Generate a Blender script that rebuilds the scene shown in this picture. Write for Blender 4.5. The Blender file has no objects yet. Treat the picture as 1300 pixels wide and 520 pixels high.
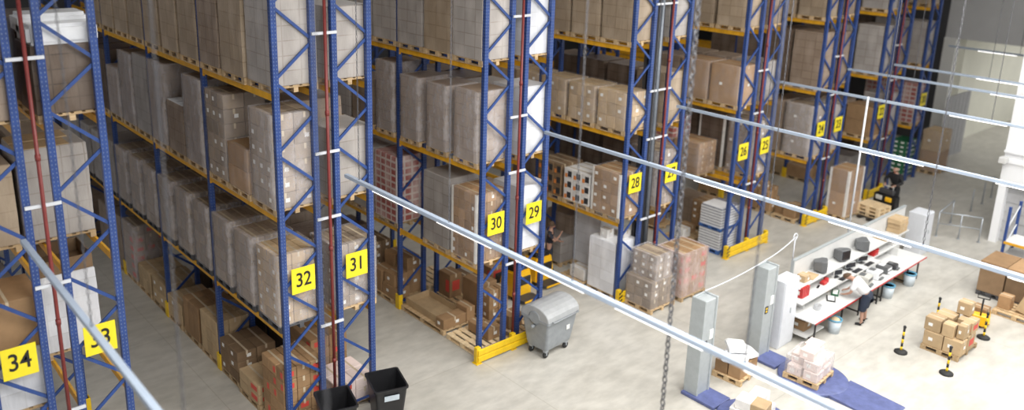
import bpy, bmesh, math, random
from mathutils import Matrix, Vector, Euler
random.seed(7)
PI = math.pi
SC = bpy.context.scene
COL = SC.collection

# ---------------------------------------------------------------- camera and rack geometry
CAM = (-12.6858, -14.9788, 11.4106)
RIGHT = (0.761436, -0.647814, 0.023495)
DOWN = (-0.155740, -0.217998, -0.963443)
FWD = (0.629253, 0.729941, -0.266882)
FPX, CX, CY = 1061.21, 620.32, 176.44
BAY = 3.6
DEP = 0.952                       # rack frame depth
ZB, ZA, ZC = 2.50, 5.158, 7.74    # beam levels
LEVEL = {'f': 0.0, 'B': ZB, 'A': ZA, 'C': ZC}
TOP = 10.6
RX = {34: -10.849, 32: -5.4245, 30: 0.0, 28: 5.4245, 26: 11.02, 24: 16.12, 22: 21.0, 20: 25.0,
      33: -9.529, 31: -4.1045, 29: 1.32, 27: 7.125, 25: 12.35, 23: 17.44, 21: 22.32}
NB = {34: 3, 33: 5, 32: 5, 31: 5, 30: 4, 29: 4, 28: 4, 27: 4, 26: 3, 25: 3, 24: 3, 23: 3, 22: 3, 21: 3, 20: 3}

# ---------------------------------------------------------------- materials
def new_mat(name):
    m = bpy.data.materials.new(name); m.use_nodes = True
    nt = m.node_tree
    return m, nt, nt.nodes['Principled BSDF']

def noise(nt, scale, detail=4, coord='Object', sc=None, rough=.55):
    tc = nt.nodes.new('ShaderNodeTexCoord')
    mp = nt.nodes.new('ShaderNodeMapping')
    if sc: mp.inputs['Scale'].default_value = sc
    nt.links.new(tc.outputs[coord], mp.inputs[0])
    n = nt.nodes.new('ShaderNodeTexNoise'); n.inputs['Scale'].default_value = scale
    n.inputs['Detail'].default_value = detail; n.inputs['Roughness'].default_value = rough
    nt.links.new(mp.outputs[0], n.inputs['Vector'])
    return n, tc

def ramp(nt, fac, stops):
    r = nt.nodes.new('ShaderNodeValToRGB')
    while len(r.color_ramp.elements) < len(stops): r.color_ramp.elements.new(.5)
    for e, (p, c) in zip(r.color_ramp.elements, stops):
        e.position = p; e.color = (*c, 1)
    nt.links.new(fac, r.inputs[0])
    return r

def mix(nt, f, a, b, mode='MIX'):
    m = nt.nodes.new('ShaderNodeMix'); m.data_type = 'RGBA'; m.blend_type = mode
    for i, v in ((0, f), (6, a), (7, b)):
        if hasattr(v, 'is_linked') or hasattr(v, 'links'): nt.links.new(v, m.inputs[i])
        elif i == 0: m.inputs[0].default_value = v
        else: m.inputs[i].default_value = (*v, 1)
    return m.outputs[2]

def plain(name, col, rough=.5, metal=0., var=.12, scale=6., spec=.5):
    m, nt, b = new_mat(name)
    n, _ = noise(nt, scale)
    lo = tuple(c*(1-var) for c in col); hi = tuple(min(1, c*(1+var)) for c in col)
    r = ramp(nt, n.outputs['Fac'], [(.3, lo), (.7, hi)])
    nt.links.new(r.outputs[0], b.inputs['Base Color'])
    b.inputs['Roughness'].default_value = rough; b.inputs['Metallic'].default_value = metal
    b.inputs['Specular IOR Level'].default_value = spec
    return m

def cardboard(name, col, var=.22):
    m, nt, b = new_mat(name)
    n, _ = noise(nt, 3.0, 5)
    lo = tuple(c*.86 for c in col); hi = tuple(min(1, c*1.12) for c in col)
    r = ramp(nt, n.outputs['Fac'], [(.3, lo), (.7, hi)])
    oi = nt.nodes.new('ShaderNodeObjectInfo')
    mr = nt.nodes.new('ShaderNodeMapRange'); mr.inputs[3].default_value = 1-var; mr.inputs[4].default_value = 1+var
    nt.links.new(oi.outputs['Random'], mr.inputs[0])
    out = mix(nt, 1.0, r.outputs[0], mr.outputs[0], 'MULTIPLY')
    nt.links.new(out, b.inputs['Base Color'])
    b.inputs['Roughness'].default_value = .75; b.inputs['Specular IOR Level'].default_value = .25
    return m

def film_load(name, col, line, bw=.4, bh=.3, rough=.35, patch=None):
    """a stack of cartons seen through milky film: faint carton joints, blotches of film"""
    m, nt, b = new_mat(name)
    tc = nt.nodes.new('ShaderNodeTexCoord'); sp = nt.nodes.new('ShaderNodeSeparateXYZ')
    nt.links.new(tc.outputs['Object'], sp.inputs[0])
    ad = nt.nodes.new('ShaderNodeMath'); nt.links.new(sp.outputs[0], ad.inputs[0]); nt.links.new(sp.outputs[1], ad.inputs[1])
    cb = nt.nodes.new('ShaderNodeCombineXYZ'); nt.links.new(ad.outputs[0], cb.inputs[0]); nt.links.new(sp.outputs[2], cb.inputs[1])
    br = nt.nodes.new('ShaderNodeTexBrick'); nt.links.new(cb.outputs[0], br.inputs['Vector'])
    br.offset = 0; br.inputs['Scale'].default_value = 1; br.inputs['Brick Width'].default_value = bw
    br.inputs['Row Height'].default_value = bh; br.inputs['Mortar Size'].default_value = .012
    br.inputs['Color1'].default_value = (*[c*.93 for c in col], 1); br.inputs['Color2'].default_value = (*[min(1, c*1.07) for c in col], 1)
    br.inputs['Mortar'].default_value = (*line, 1)
    c = br.outputs['Color']
    if patch:
        b2 = nt.nodes.new('ShaderNodeTexBrick'); nt.links.new(cb.outputs[0], b2.inputs['Vector'])
        b2.offset = 0; b2.inputs['Scale'].default_value = 1; b2.inputs['Brick Width'].default_value = bw
        b2.inputs['Row Height'].default_value = bh; b2.inputs['Mortar Size'].default_value = min(bw, bh)*.16
        b2.inputs['Color1'].default_value = (1, 1, 1, 1); b2.inputs['Color2'].default_value = (1, 1, 1, 1); b2.inputs['Mortar'].default_value = (0, 0, 0, 1)
        c = mix(nt, b2.outputs['Color'], c, patch)
    n = nt.nodes.new('ShaderNodeTexNoise'); n.inputs['Scale'].default_value = 2.2; n.inputs['Detail'].default_value = 5
    mp = nt.nodes.new('ShaderNodeMapping'); mp.inputs['Scale'].default_value = (1, 1, .45)
    nt.links.new(tc.outputs['Object'], mp.inputs[0]); nt.links.new(mp.outputs[0], n.inputs['Vector'])
    r = ramp(nt, n.outputs['Fac'], [(.42, (0, 0, 0)), (.72, (.75, .75, .75))])
    c = mix(nt, r.outputs[0], c, tuple(min(1, x*1.25+.06) for x in col))
    oi = nt.nodes.new('ShaderNodeObjectInfo')
    mr = nt.nodes.new('ShaderNodeMapRange'); mr.inputs[3].default_value = .85; mr.inputs[4].default_value = 1.12
    nt.links.new(oi.outputs['Random'], mr.inputs[0])
    c = mix(nt, 1.0, c, mr.outputs[0], 'MULTIPLY')
    nt.links.new(c, b.inputs['Base Color'])
    n2 = nt.nodes.new('ShaderNodeTexNoise'); n2.inputs['Scale'].default_value = 14; n2.inputs['Detail'].default_value = 3
    mp2 = nt.nodes.new('ShaderNodeMapping'); mp2.inputs['Scale'].default_value = (1, 1, .25)
    nt.links.new(tc.outputs['Object'], mp2.inputs[0]); nt.links.new(mp2.outputs[0], n2.inputs['Vector'])
    bu = nt.nodes.new('ShaderNodeBump'); bu.inputs['Strength'].default_value = .35; bu.inputs['Distance'].default_value = .03
    nt.links.new(n2.outputs['Fac'], bu.inputs['Height']); nt.links.new(bu.outputs[0], b.inputs['Normal'])
    b.inputs['Roughness'].default_value = rough
    return m

def film(name, alpha_lo, alpha_hi, col=(.76, .72, .735)):
    m, nt, b = new_mat(name)
    n, tc = noise(nt, 3.0, 6, sc=(1, 1, .6), rough=.7)
    r = ramp(nt, n.outputs['Fac'], [(.35, (alpha_lo,)*3), (.72, (alpha_hi,)*3)])
    nt.links.new(r.outputs[0], b.inputs['Alpha'])
    b.inputs['Base Color'].default_value = (*col, 1); b.inputs['Roughness'].default_value = .22
    n2, _ = noise(nt, 16, 3, sc=(1, 1, .25))
    bu = nt.nodes.new('ShaderNodeBump'); bu.inputs['Strength'].default_value = .4; bu.inputs['Distance'].default_value = .03
    nt.links.new(n2.outputs['Fac'], bu.inputs['Height']); nt.links.new(bu.outputs[0], b.inputs['Normal'])
    return m

def emit(name, col, s):
    m, nt, b = new_mat(name)
    b.inputs['Emission Color'].default_value = (*col, 1); b.inputs['Emission Strength'].default_value = s
    b.inputs['Base Color'].default_value = (*col, 1)
    return m

def post_mat():
    m, nt, b = new_mat('rack_blue_perforated')
    tc = nt.nodes.new('ShaderNodeTexCoord'); sp = nt.nodes.new('ShaderNodeSeparateXYZ')
    nt.links.new(tc.outputs['Object'], sp.inputs[0])
    def mth(op, a, v=None):
        x = nt.nodes.new('ShaderNodeMath'); x.operation = op
        if isinstance(a, (int, float)): x.inputs[0].default_value = a
        else: nt.links.new(a, x.inputs[0])
        if v is not None:
            if isinstance(v, (int, float)): x.inputs[1].default_value = v
            else: nt.links.new(v, x.inputs[1])
        return x.outputs[0]
    fr = mth('FRACT', mth('MULTIPLY', sp.outputs[2], 1/.075))
    hz = mth('LESS_THAN', fr, .38)
    def band(s): return mth('LESS_THAN', mth('ABSOLUTE', mth('SUBTRACT', mth('ABSOLUTE', s), .03)), .009)
    hole = mth('MULTIPLY', hz, mth('MAXIMUM', band(sp.outputs[0]), band(sp.outputs[1])))
    n, _ = noise(nt, 4)
    r = ramp(nt, n.outputs['Fac'], [(.3, (.014, .040, .165)), (.7, (.022, .062, .24))])
    c = mix(nt, hole, r.outputs[0], (.12, .16, .27))
    nt.links.new(c, b.inputs['Base Color']); b.inputs['Roughness'].default_value = .38
    return m

def floor_mat():
    m, nt, b = new_mat('polished_concrete')
    n, tc = noise(nt, .35, 8, rough=.6)
    r = ramp(nt, n.outputs['Fac'], [(.3, (.42, .40, .355)), (.5, (.49, .47, .425)), (.7, (.56, .54, .495))])
    n2, _ = noise(nt, 1.6, 6, sc=(1, 2.2, 1))
    r2 = ramp(nt, n2.outputs['Fac'], [(.35, (.86, .86, .86)), (.65, (1.06, 1.06, 1.06))])
    c = mix(nt, 1.0, r.outputs[0], r2.outputs[0], 'MULTIPLY')
    br = nt.nodes.new('ShaderNodeTexBrick'); nt.links.new(tc.outputs['Object'], br.inputs['Vector'])
    br.offset = 0; br.inputs['Scale'].default_value = 1; br.inputs['Brick Width'].default_value = 6; br.inputs['Row Height'].default_value = 6
    br.inputs['Mortar Size'].default_value = .012
    br.inputs['Color1'].default_value = (1, 1, 1, 1); br.inputs['Color2'].default_value = (1, 1, 1, 1); br.inputs['Mortar'].default_value = (.84, .83, .8, 1)
    c = mix(nt, 1.0, c, br.outputs['Color'], 'MULTIPLY')
    nt.links.new(c, b.inputs['Base Color'])
    rr = nt.nodes.new('ShaderNodeMapRange'); rr.inputs[3].default_value = .28; rr.inputs[4].default_value = .5
    nt.links.new(n2.outputs['Fac'], rr.inputs[0]); nt.links.new(rr.outputs[0], b.inputs['Roughness'])
    return m

def wood(name, a, bcol):
    m, nt, b = new_mat(name)
    n, _ = noise(nt, 3.0, 6, sc=(1, 6, 6))
    r = ramp(nt, n.outputs['Fac'], [(.3, a), (.7, bcol)])
    oi = nt.nodes.new('ShaderNodeObjectInfo')
    mr = nt.nodes.new('ShaderNodeMapRange'); mr.inputs[3].default_value = .8; mr.inputs[4].default_value = 1.15
    nt.links.new(oi.outputs['Random'], mr.inputs[0])
    nt.links.new(mix(nt, 1.0, r.outputs[0], mr.outputs[0], 'MULTIPLY'), b.inputs['Base Color'])
    b.inputs['Roughness'].default_value = .8
    return m

M = {}
M['post'] = post_mat()
M['blue'] = plain('rack_blue', (.02, .058, .22), .45)
M['blue_dark'] = plain('plate_blue', (.09, .11, .25), .45, var=.2)
M['orange'] = plain('beam_orange', (.72, .37, .02), .45, var=.14)
M['yellow'] = plain('guard_yellow', (.80, .52, .01), .45, var=.1)
M['black'] = plain('black_plastic', (.015, .015, .017), .4)
M['dark'] = plain('dark_grey', (.045, .045, .05), .5)
M['red_pipe'] = plain('pipe_red', (.19, .028, .024), .45)
M['pipe_grey'] = plain('pipe_grey', (.17, .19, .22), .4, metal=.3)
M['white'] = plain('white_paint', (.62, .62, .61), .5, var=.03)
M['white_steel'] = plain('white_steel', (.62, .64, .68), .4, var=.04)
M['grey_steel'] = plain('grey_steel', (.38, .41, .42), .45, var=.06)
M['galv'] = plain('galvanised', (.42, .45, .49), .35, metal=.5, var=.12, scale=9)
M['rail'] = plain('rail_white', (.34, .40, .49), .35, var=.05)
M['tube'] = emit('tube_light', (1, .98, .95), 1.7)
M['lamp'] = emit('lamp_light', (1, .99, .95), 3.0)
M['chain'] = plain('chain_steel', (.10, .10, .11), .45, metal=.3)
M['sign'] = plain('sign_yellow', (.86, .70, .02), .5, var=.04)
M['ink'] = plain('sign_ink', (.01, .01, .012), .5)
M['floor'] = floor_mat()
M['wall'] = plain('wall_white', (.80, .80, .77), .7, var=.03, scale=1)
M['wall_office'] = plain('wall_office_white', (.86, .87, .89), .6, var=.02, scale=1)
M['wall_cream'] = plain('wall_cream', (.75, .74, .64), .7, var=.04, scale=1)
M['wall_grey'] = plain('wall_grey', (.58, .58, .58), .7, var=.04, scale=1)
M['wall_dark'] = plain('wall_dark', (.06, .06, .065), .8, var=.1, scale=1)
M['gate'] = plain('gate_grey', (.42, .42, .43), .5, var=.06)
M['card'] = cardboard('cardboard', (.34, .21, .11))
M['card_light'] = cardboard('cardboard_light', (.47, .34, .20), .15)
M['card_dark'] = cardboard('cardboard_dark', (.22, .145, .085))
M['card_grey'] = cardboard('cardboard_greyish', (.30, .235, .175))
M['card_white'] = cardboard('carton_white', (.72, .70, .68), .06)
M['card_pink'] = cardboard('carton_pink', (.74, .62, .58), .06)
M['tape'] = plain('tape_brown', (.30, .19, .09), .3)
M['label'] = plain('label_white', (.80, .80, .78), .6, var=.03)
M['label_red'] = plain('label_red', (.62, .07, .05), .6, var=.06)
M['label_black'] = plain('label_black', (.03, .03, .035), .6)
M['label_orange'] = plain('label_orange', (.75, .25, .05), .6)
M['tapelight'] = plain('tape_clear', (.60, .50, .36), .25)
M['wood'] = wood('pallet_wood', (.40, .27, .14), (.60, .44, .26))
M['wood_new'] = wood('pallet_wood_new', (.62, .46, .27), (.78, .62, .40))
M['pal_dark'] = wood('pallet_plastic_dark', (.05, .05, .055), (.08, .08, .085))
M['pal_blue'] = wood('pallet_blue', (.03, .09, .28), (.05, .14, .38))
M['film_grey'] = film_load('film_grey', (.36, .33, .31), (.27, .235, .21))
M['film_white'] = film_load('film_white', (.66, .67, .71), (.57, .575, .60), .5, .35, .25)
M['film_brown'] = film_load('film_brown', (.27, .205, .155), (.19, .135, .095), .4, .28)
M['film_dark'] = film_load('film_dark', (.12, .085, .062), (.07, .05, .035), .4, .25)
M['film_red'] = film_load('film_red', (.50, .42, .39), (.50, .46, .43), .26, .2, .35, (.33, .09, .08))
M['film_cream'] = film_load('film_cream', (.38, .295, .21), (.29, .215, .145), .45, .32)
M['sheet'] = plain('film_sheet', (.80, .81, .83), .3, var=.06)
M['wrap'] = film('stretch_film', .16, .5)
M['wrap_thick'] = film('stretch_film_thick', .3, .72)
M['wrap_thin'] = film('stretch_film_thin', .05, .26)
M['wrap_red'] = film('stretch_film_reddish', .2, .6, (.82, .68, .66))
M['board'] = plain('edge_board', (.78, .76, .72), .6)
M['skin'] = plain('skin', (.44, .25, .18), .55, var=.04)
M['shirt_white'] = plain('shirt_white', (.68, .68, .69), .8, var=.03)
M['navy'] = plain('cloth_navy', (.02, .028, .05), .85)
M['cloth_black'] = plain('cloth_black', (.014, .014, .016), .85)
M['cloth_dark'] = plain('cloth_dark', (.03, .032, .045), .85)
M['hair'] = plain('hair_brown', (.10, .06, .035), .8)
M['hair_grey'] = plain('hair_thin', (.34, .25, .18), .8)
M['truck_yellow'] = plain('truck_yellow', (.85, .47, .01), .35, var=.06)
M['rubber'] = plain('rubber', (.02, .02, .02), .7)
M['bin_grey'] = plain('bin_grey', (.27, .29, .31), .45, var=.1)
M['bin_lid'] = plain('bin_lid_grey', (.36, .37, .38), .4, var=.08)
M['crt'] = plain('monitor_grey', (.12, .125, .13), .45)
M['crt_light'] = plain('monitor_beige', (.55, .54, .50), .5)
M['screen'] = plain('screen_dark', (.02, .022, .03), .15)
M['red'] = plain('red_plastic', (.50, .03, .03), .4)
M['green'] = plain('green_plastic', (.02, .12, .055), .45)
M['pail_blue'] = plain('pail_blue', (.12, .34, .50), .4)
M['pail_white'] = plain('pail_pale', (.55, .62, .68), .4)
M['paper'] = plain('paper_stack', (.66, .66, .67), .6, var=.06)
M['paper_dark'] = plain('paper_edge', (.20, .20, .24), .7)
M['cable'] = plain('cable_grey', (.45, .46, .48), .5)

# ---------------------------------------------------------------- mesh builder
class MB:
    def __init__(s): s.v = []; s.f = []; s.m = []; s.smooth = []
    def add(s, vs, fs, m=0, sm=False):
        o = len(s.v); s.v += [tuple(v) for v in vs]
        for f in fs: s.f.append(tuple(i+o for i in f)); s.m.append(m); s.smooth.append(sm)
        return s
    def box(s, x0, x1, y0, y1, z0, z1, m=0, T=None):
        vs = [(x0, y0, z0), (x1, y0, z0), (x1, y1, z0), (x0, y1, z0), (x0, y0, z1), (x1, y0, z1), (x1, y1, z1), (x0, y1, z1)]
        if T: vs = [T @ Vector(v) for v in vs]
        return s.add(vs, [(0, 3, 2, 1), (4, 5, 6, 7), (0, 1, 5, 4), (1, 2, 6, 5), (2, 3, 7, 6), (3, 0, 4, 7)], m)
    def cbox(s, cx, cy, cz, sx, sy, sz, m=0, T=None):
        return s.box(cx-sx/2, cx+sx/2, cy-sy/2, cy+sy/2, cz-sz/2, cz+sz/2, m, T)
    def bar(s, p, q, w, h, m=0):
        p = Vector(p); q = Vector(q); d = q-p; L = d.length
        R = d.to_track_quat('X', 'Z').to_matrix().to_4x4(); R.translation = p
        return s.box(0, L, -w/2, w/2, -h/2, h/2, m, R)
    def tube(s, pts, r, n=8, m=0, cap=True):
        pts = [Vector(p) for p in pts]; rings = []; vs = []
        up = None
        for i, p in enumerate(pts):
            d = (pts[min(i+1, len(pts)-1)]-pts[max(i-1, 0)]).normalized()
            if up is None:
                up = d.orthogonal().normalized()
            else:
                up = (up-d*up.dot(d)); up = up.normalized() if up.length > 1e-6 else d.orthogonal().normalized()
            sd = d.cross(up)
            rr = r[i] if isinstance(r, (list, tuple)) else r
            for k in range(n):
                a = 2*PI*k/n; vs.append(p+up*math.cos(a)*rr+sd*math.sin(a)*rr)
        fs = []
        for i in range(len(pts)-1):
            for k in range(n):
                a = i*n+k; b = i*n+(k+1) % n
                fs.append((a, b, b+n, a+n))
        if cap:
            fs.append(tuple(range(n-1, -1, -1))); e = (len(pts)-1)*n; fs.append(tuple(range(e, e+n)))
        return s.add(vs, fs, m, True)
    def lathe(s, prof, c=(0, 0, 0), n=16, m=0, T=None, sm=True):
        vs = []; fs = []
        for r, z in prof:
            for k in range(n):
                a = 2*PI*k/n; v = Vector((c[0]+r*math.cos(a), c[1]+r*math.sin(a), c[2]+z)); vs.append(T @ v if T else v)
        for i in range(len(prof)-1):
            for k in range(n):
                a = i*n+k; b = i*n+(k+1) % n; fs.append((a, b, b+n, a+n))
        if prof[0][0] > 1e-6: fs.append(tuple(range(n-1, -1, -1)))
        e = (len(prof)-1)*n
        if prof[-1][0] > 1e-6: fs.append(tuple(range(e, e+n)))
        return s.add(vs, fs, m, sm)
    def loft(s, rings, m=0, cap=True, sm=False):
        n = len(rings[0]); vs = [v for r in rings for v in r]; fs = []
        for i in range(len(rings)-1):
            for k in range(n):
                a = i*n+k; b = i*n+(k+1) % n; fs.append((a, b, b+n, a+n))
        if cap: fs.append(tuple(range(n-1, -1, -1))); e = (len(rings)-1)*n; fs.append(tuple(range(e, e+n)))
        return s.add(vs, fs, m, sm)
    def prism(s, poly, axis, a, b, m=0, sm=False):
        """poly of 2-D points extruded along axis 'x' (poly in y,z) or 'y' (poly in x,z) or 'z'"""
        def P(u, v, t): return {'x': (t, u, v), 'y': (u, t, v), 'z': (u, v, t)}[axis]
        return s.loft([[P(u, v, a) for u, v in poly], [P(u, v, b) for u, v in poly]], m, True, sm)
    def mesh(s, name, mats, bevel=0, seg=1, jitter=0):
        me = bpy.data.meshes.new(name); me.from_pydata(s.v, [], s.f)
        for mt in mats: me.materials.append(mt)
        for p, i, sm in zip(me.polygons, s.m, s.smooth): p.material_index = i; p.use_smooth = sm
        bm = bmesh.new(); bm.from_mesh(me)
        bmesh.ops.recalc_face_normals(bm, faces=bm.faces)
        if bevel: bmesh.ops.bevel(bm, geom=[e for e in bm.edges if len(e.link_faces) == 2 and e.calc_face_angle(0) > .5], offset=bevel, segments=seg, affect='EDGES', clamp_overlap=True)
        bm.to_mesh(me); bm.free(); me.update()
        return me
    def build(s, name, mats, parent=None, loc=(0, 0, 0), rz=0, **k):
        if not isinstance(mats, (list, tuple)): mats = [mats]
        return link(name, s.mesh(name, mats, **k), parent, loc, rz)

def link(name, me, parent=None, loc=(0, 0, 0), rz=0):
    o = bpy.data.objects.new(name, me); COL.objects.link(o)
    o.location = loc; o.rotation_euler = (0, 0, rz)
    if parent: o.parent = parent
    return o
USED = set()
def tag(o, label, cat, group=None, kind=None):
    o['label'] = label; o['category'] = cat
    if group: o['group'] = group
    if kind: o['kind'] = kind
    return o
def thing(name, label, cat, loc=(0, 0, 0), rz=0, group=None):
    o = bpy.data.objects.new(name, None); COL.objects.link(o); o.location = loc; o.rotation_euler = (0, 0, rz)
    o.empty_display_size = .1
    return tag(o, label, cat, group)
def struct(name, mb, mat, label=None, **k):
    o = mb.build(name, mat, **k); o['kind'] = 'structure'
    return o
def text_mesh(body, size, depth=.004, bold=.012):
    cu = bpy.data.curves.new('t', 'FONT'); cu.body = body; cu.size = size; cu.extrude = depth; cu.offset = bold*size
    cu.align_x = 'CENTER'; cu.align_y = 'CENTER'
    ob = bpy.data.objects.new('t', cu); COL.objects.link(ob)
    dg = bpy.context.evaluated_depsgraph_get()
    me = bpy.data.meshes.new_from_object(ob.evaluated_get(dg))
    bpy.data.objects.remove(ob); bpy.data.curves.remove(cu)
    return me

# ---------------------------------------------------------------- the setting
f = MB(); f.box(-16, 62, -24, 22, -.2, 0); struct('floor', f, M['floor'])
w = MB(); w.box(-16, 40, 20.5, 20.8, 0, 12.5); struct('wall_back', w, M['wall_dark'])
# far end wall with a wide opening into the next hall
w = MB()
w.box(33, 33.4, 2.3, 20.5, 0, 12.5); struct('wall_end', w, M['wall_dark'])  # shadowed part of the end wall, its shade put into the dark colour
w = MB()
w.box(33, 33.4, -24, 2.3, 5.55, 12.5); struct('wall_lintel', w, M['wall_grey'])
w = MB(); w.box(32.9, 33.5, 1.7, 2.3, 0, 5.55); w.box(32.9, 33.5, -24, -9, 0, 5.55); struct('trim_1', w, M['wall'])
w = MB(); w.box(33.4, 58, 1.4, 1.7, 0, 6.2); struct('wall_passage', w, M['wall_cream'])
w = MB(); w.box(58, 58.3, -12, 1.7, 0, 6.2); struct('wall_far', w, M['wall'])
w = MB(); w.box(33.4, 58.3, -12, 1.7, 6.2, 6.4); struct('ceiling', w, M['wall'])
w = MB(); w.box(-16, 33.4, -24, 20.8, 12.5, 12.7); struct('ceiling_hall_shade', w, M['wall_grey'])  # unseen hall roof, added to keep the rack interiors dark
# tall white office block on the right
w = MB()
w.box(20.2, 21.0, -5.45, -5.2, 0, 12); w.box(20.2, 21.0, -24, -8.2, 0, 12); w.box(20.2, 21.0, -8.2, -5.45, 2.2, 12)
w.box(20.12, 20.2, -24, -5.2, 3.05, 3.2); w.box(20.08, 20.2, -24, -5.2, 3.42, 3.5)
w.box(21.0, 30, -5.6, -5.2, 0, 12)
struct('wall_office', w, M['wall_office'])
w = MB(); w.box(20.5, 20.6, -8.2, -5.45, 0, 2.2)
for i in range(6): w.box(20.47, 20.5, -8.2, -5.45, .1+.36*i, .12+.36*i)
struct('door_1', w, M['gate'])

# ---------------------------------------------------------------- racks
POST = MB()
# open C section, 12 cm wide
POST.box(-.06, .06, -.055, -.043, 0, TOP); POST.box(-.06, -.048, -.043, .055, 0, TOP); POST.box(.048, .06, -.043, .055, 0, TOP)
POST.box(-.06, -.03, .043, .055, 0, TOP); POST.box(.03, .06, .043, .055, 0, TOP); POST.box(-.085, .085, -.08, .08, 0, .012)
ME_POST = POST.mesh('post', [M['post']])
g = MB(); g.prism([(-.11, -.1), (.02, -.1), (.02, -.075), (-.085, -.075), (-.085, .075), (.02, .075), (.02, .1), (-.11, .1)], 'z', 0, .45)
ME_PGUARD = g.mesh('post_guard', [M['yellow']], bevel=.006)
BEAM = MB(); BEAM.box(-.025, .025, .055, BAY-.055, -.14, 0); BEAM.box(-.03, .03, .03, .062, -.2, .02); BEAM.box(-.03, .03, BAY-.062, BAY-.03, -.2, .02)
ME_BEAM = BEAM.mesh('beam', [M['orange']], bevel=.005)
def brace_mesh(z0, z1, flip):
    a, b = (0.03, DEP-.03)
    if flip: a, b = b, a
    m = MB(); m.bar((a, 0, z0), (b, 0, z1), .035, .06)
    return m.mesh('brace', [M['blue']])
ME_BR = [brace_mesh(0, .75, False), brace_mesh(0, .75, True)]
hb = MB(); hb.bar((.03, 0, 0), (DEP-.03, 0, 0), .035, .05); ME_HB = hb.mesh('brace', [M['blue']])
sp = MB(); sp.box(-.06, .06+.3, -.02, .02, -.03, .03)

def rack(num, label):
    X = RX[num]; n = NB[num]
    r = thing('pallet_rack', label, 'pallet rack', (X, 0, 0), 0, 'pallet rack rows')
    for i in range(n+1):
        for s, px in ((0, .06), (1, DEP-.06)):
            p = link('post', ME_POST, r, (px, i*BAY, 0))
            if (s == 0 and num % 2 == 0 or s == 1 and num % 2 == 1) and i > 0:
                gq = link('post_guard', ME_PGUARD, p, (0, 0, 0), 0 if s == 0 else PI)
        zz = .51; k = 0
        link('brace', ME_HB, r, (0, i*BAY, .2))
        while zz < TOP-.8:
            link('brace', ME_BR[k % 2], r, (0, i*BAY, zz)); zz += .75; k += 1
    for i in range(n):
        for z in (ZB, ZA, ZC):
            for px in (.05, DEP-.05): link('beam', ME_BEAM, r, (px, i*BAY, z))
    if num not in (21,):
        sg = MB(); sg.box(-.275, .275, -.006, .006, -.29, .29)
        so = sg.build('number_sign', M['sign'], r, (DEP/2, -.075, 3.69), bevel=.002)
        so['label'] = 'yellow plate with black number %d' % num
        me = text_mesh(str(num), .45, bold=.006); me.materials.clear(); me.materials.append(M['ink'])
        t = link('number', me, so, (0, -.012, 0)); t.rotation_euler = (PI/2, 0, 0); t.scale = (.84, 1, 1)
    return r
NW = {34: 'thirty-four', 33: 'thirty-three', 32: 'thirty-two', 31: 'thirty-one', 30: 'thirty', 29: 'twenty-nine', 28: 'twenty-eight', 27: 'twenty-seven', 26: 'twenty-six', 25: 'twenty-five',
      24: 'twenty-four', 23: 'twenty-three', 22: 'twenty-two', 21: 'twenty-one', 20: 'twenty'}
WHERE = {34: 'nearest row at the far left edge', 33: 'row beside it facing the near empty aisle', 32: 'long row full of brown wrapped stacks',
         31: 'row backing onto it above the black bins', 30: 'row standing behind the grey waste container', 29: 'row in front of the yellow pallet trucks',
         28: 'row with white and black boxes on it', 27: 'row behind the dark column', 26: 'row with the layered paper stack below',
         25: 'row backing onto it with wrapped stacks', 24: 'row behind the tall carton with white edges', 23: 'row backing onto it beyond the tall carton',
         22: 'far row behind the man on the order picker', 21: 'far row near green crates', 20: 'last row before the far end wall'}
for num in RX:
    rack(num, 'blue and orange pallet rack %s, %s' % ('signed '+NW[num] if num != 21 else 'without a visible sign', WHERE[num]))

# pipes, spacers and front guards between the back-to-back rows
for L, R in ((34, 33), (32, 31), (30, 29), (28, 27), (26, 25), (24, 23), (22, 21)):
    xl = RX[L]+DEP; xr = RX[R]; xm = (xl+xr)/2 if L != 28 else xr-.13
    p = MB(); p.tube([(0, 0, .02), (0, 0, TOP)], .034, 10)
    for z in (1.5, 4.2, 7.2): p.tube([(0, 0, z), (0, 0, z+.1)], .046, 10)
    p.lathe([(.09, 0), (.09, .02), (.05, .03)], n=10)
    tag(p.build('sprinkler_pipe', M['red_pipe'], loc=(xm, -.12, 0)), 'dark red vertical pipe between racks %s and %s' % (NW[L], NW[R]), 'pipe', 'red pipes between the racks')
    s = thing('row_spacer', 'white cross bars tying rack %s to the row behind it' % NW[L], 'spacer', (xl, -.03, 0), 0, 'spacers between rack rows')
    for z in (2.45, 4.95, 6.4, 8.9):
        b = MB(); b.box(-.1, xr-xl+.1, -.075, -.03, -.03, .03); b.build('cross_bar', M['white_steel'], s, (0, 0, z), bevel=.004)
def guard(x0, x1, y, label, stripes=True):
    r = thing('rack_guard', label, 'guard', (x0, y, 0), 0, 'yellow rack end guards')
    L = x1-x0
    for x in (0.06, L-.06) + ((L/2,) if L > 1.5 else ()):
        m = MB(); m.box(x-.07, x+.07, -.05, .07, 0, .46); m.box(x-.1, x+.1, -.1, .12, 0, .015); m.build('guard_post', M['yellow'], r, bevel=.008)
    for z in (.13, .32):
        m = MB(); m.prism([(-.05, z-.092), (-.09, z-.07), (-.09, z+.07), (-.05, z+.092)], 'x', .02, L-.02)
        m.build('plank', M['yellow'], r, bevel=.004)
    if stripes:
        m = MB()
        for k in range(3):
            m.prism([(-.012, .07+.13*k), (.132, .14+.13*k), (.132, .2+.13*k), (-.012, .13+.13*k)], 'y', -.095, -.087)
        m.build('hazard_stripes', M['black'], r)
    return r
guard(-.2, 2.35, -.2, 'yellow steel guard on the floor at the foot of racks thirty and twenty-nine', False)
guard(5.3, 6.45, -.2, 'yellow steel guard at the foot of rack twenty-eight beside film wrapped pallet')
guard(10.85, 13.4, -.2, 'long yellow steel guard at the foot of racks twenty-six and twenty-five')
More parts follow.
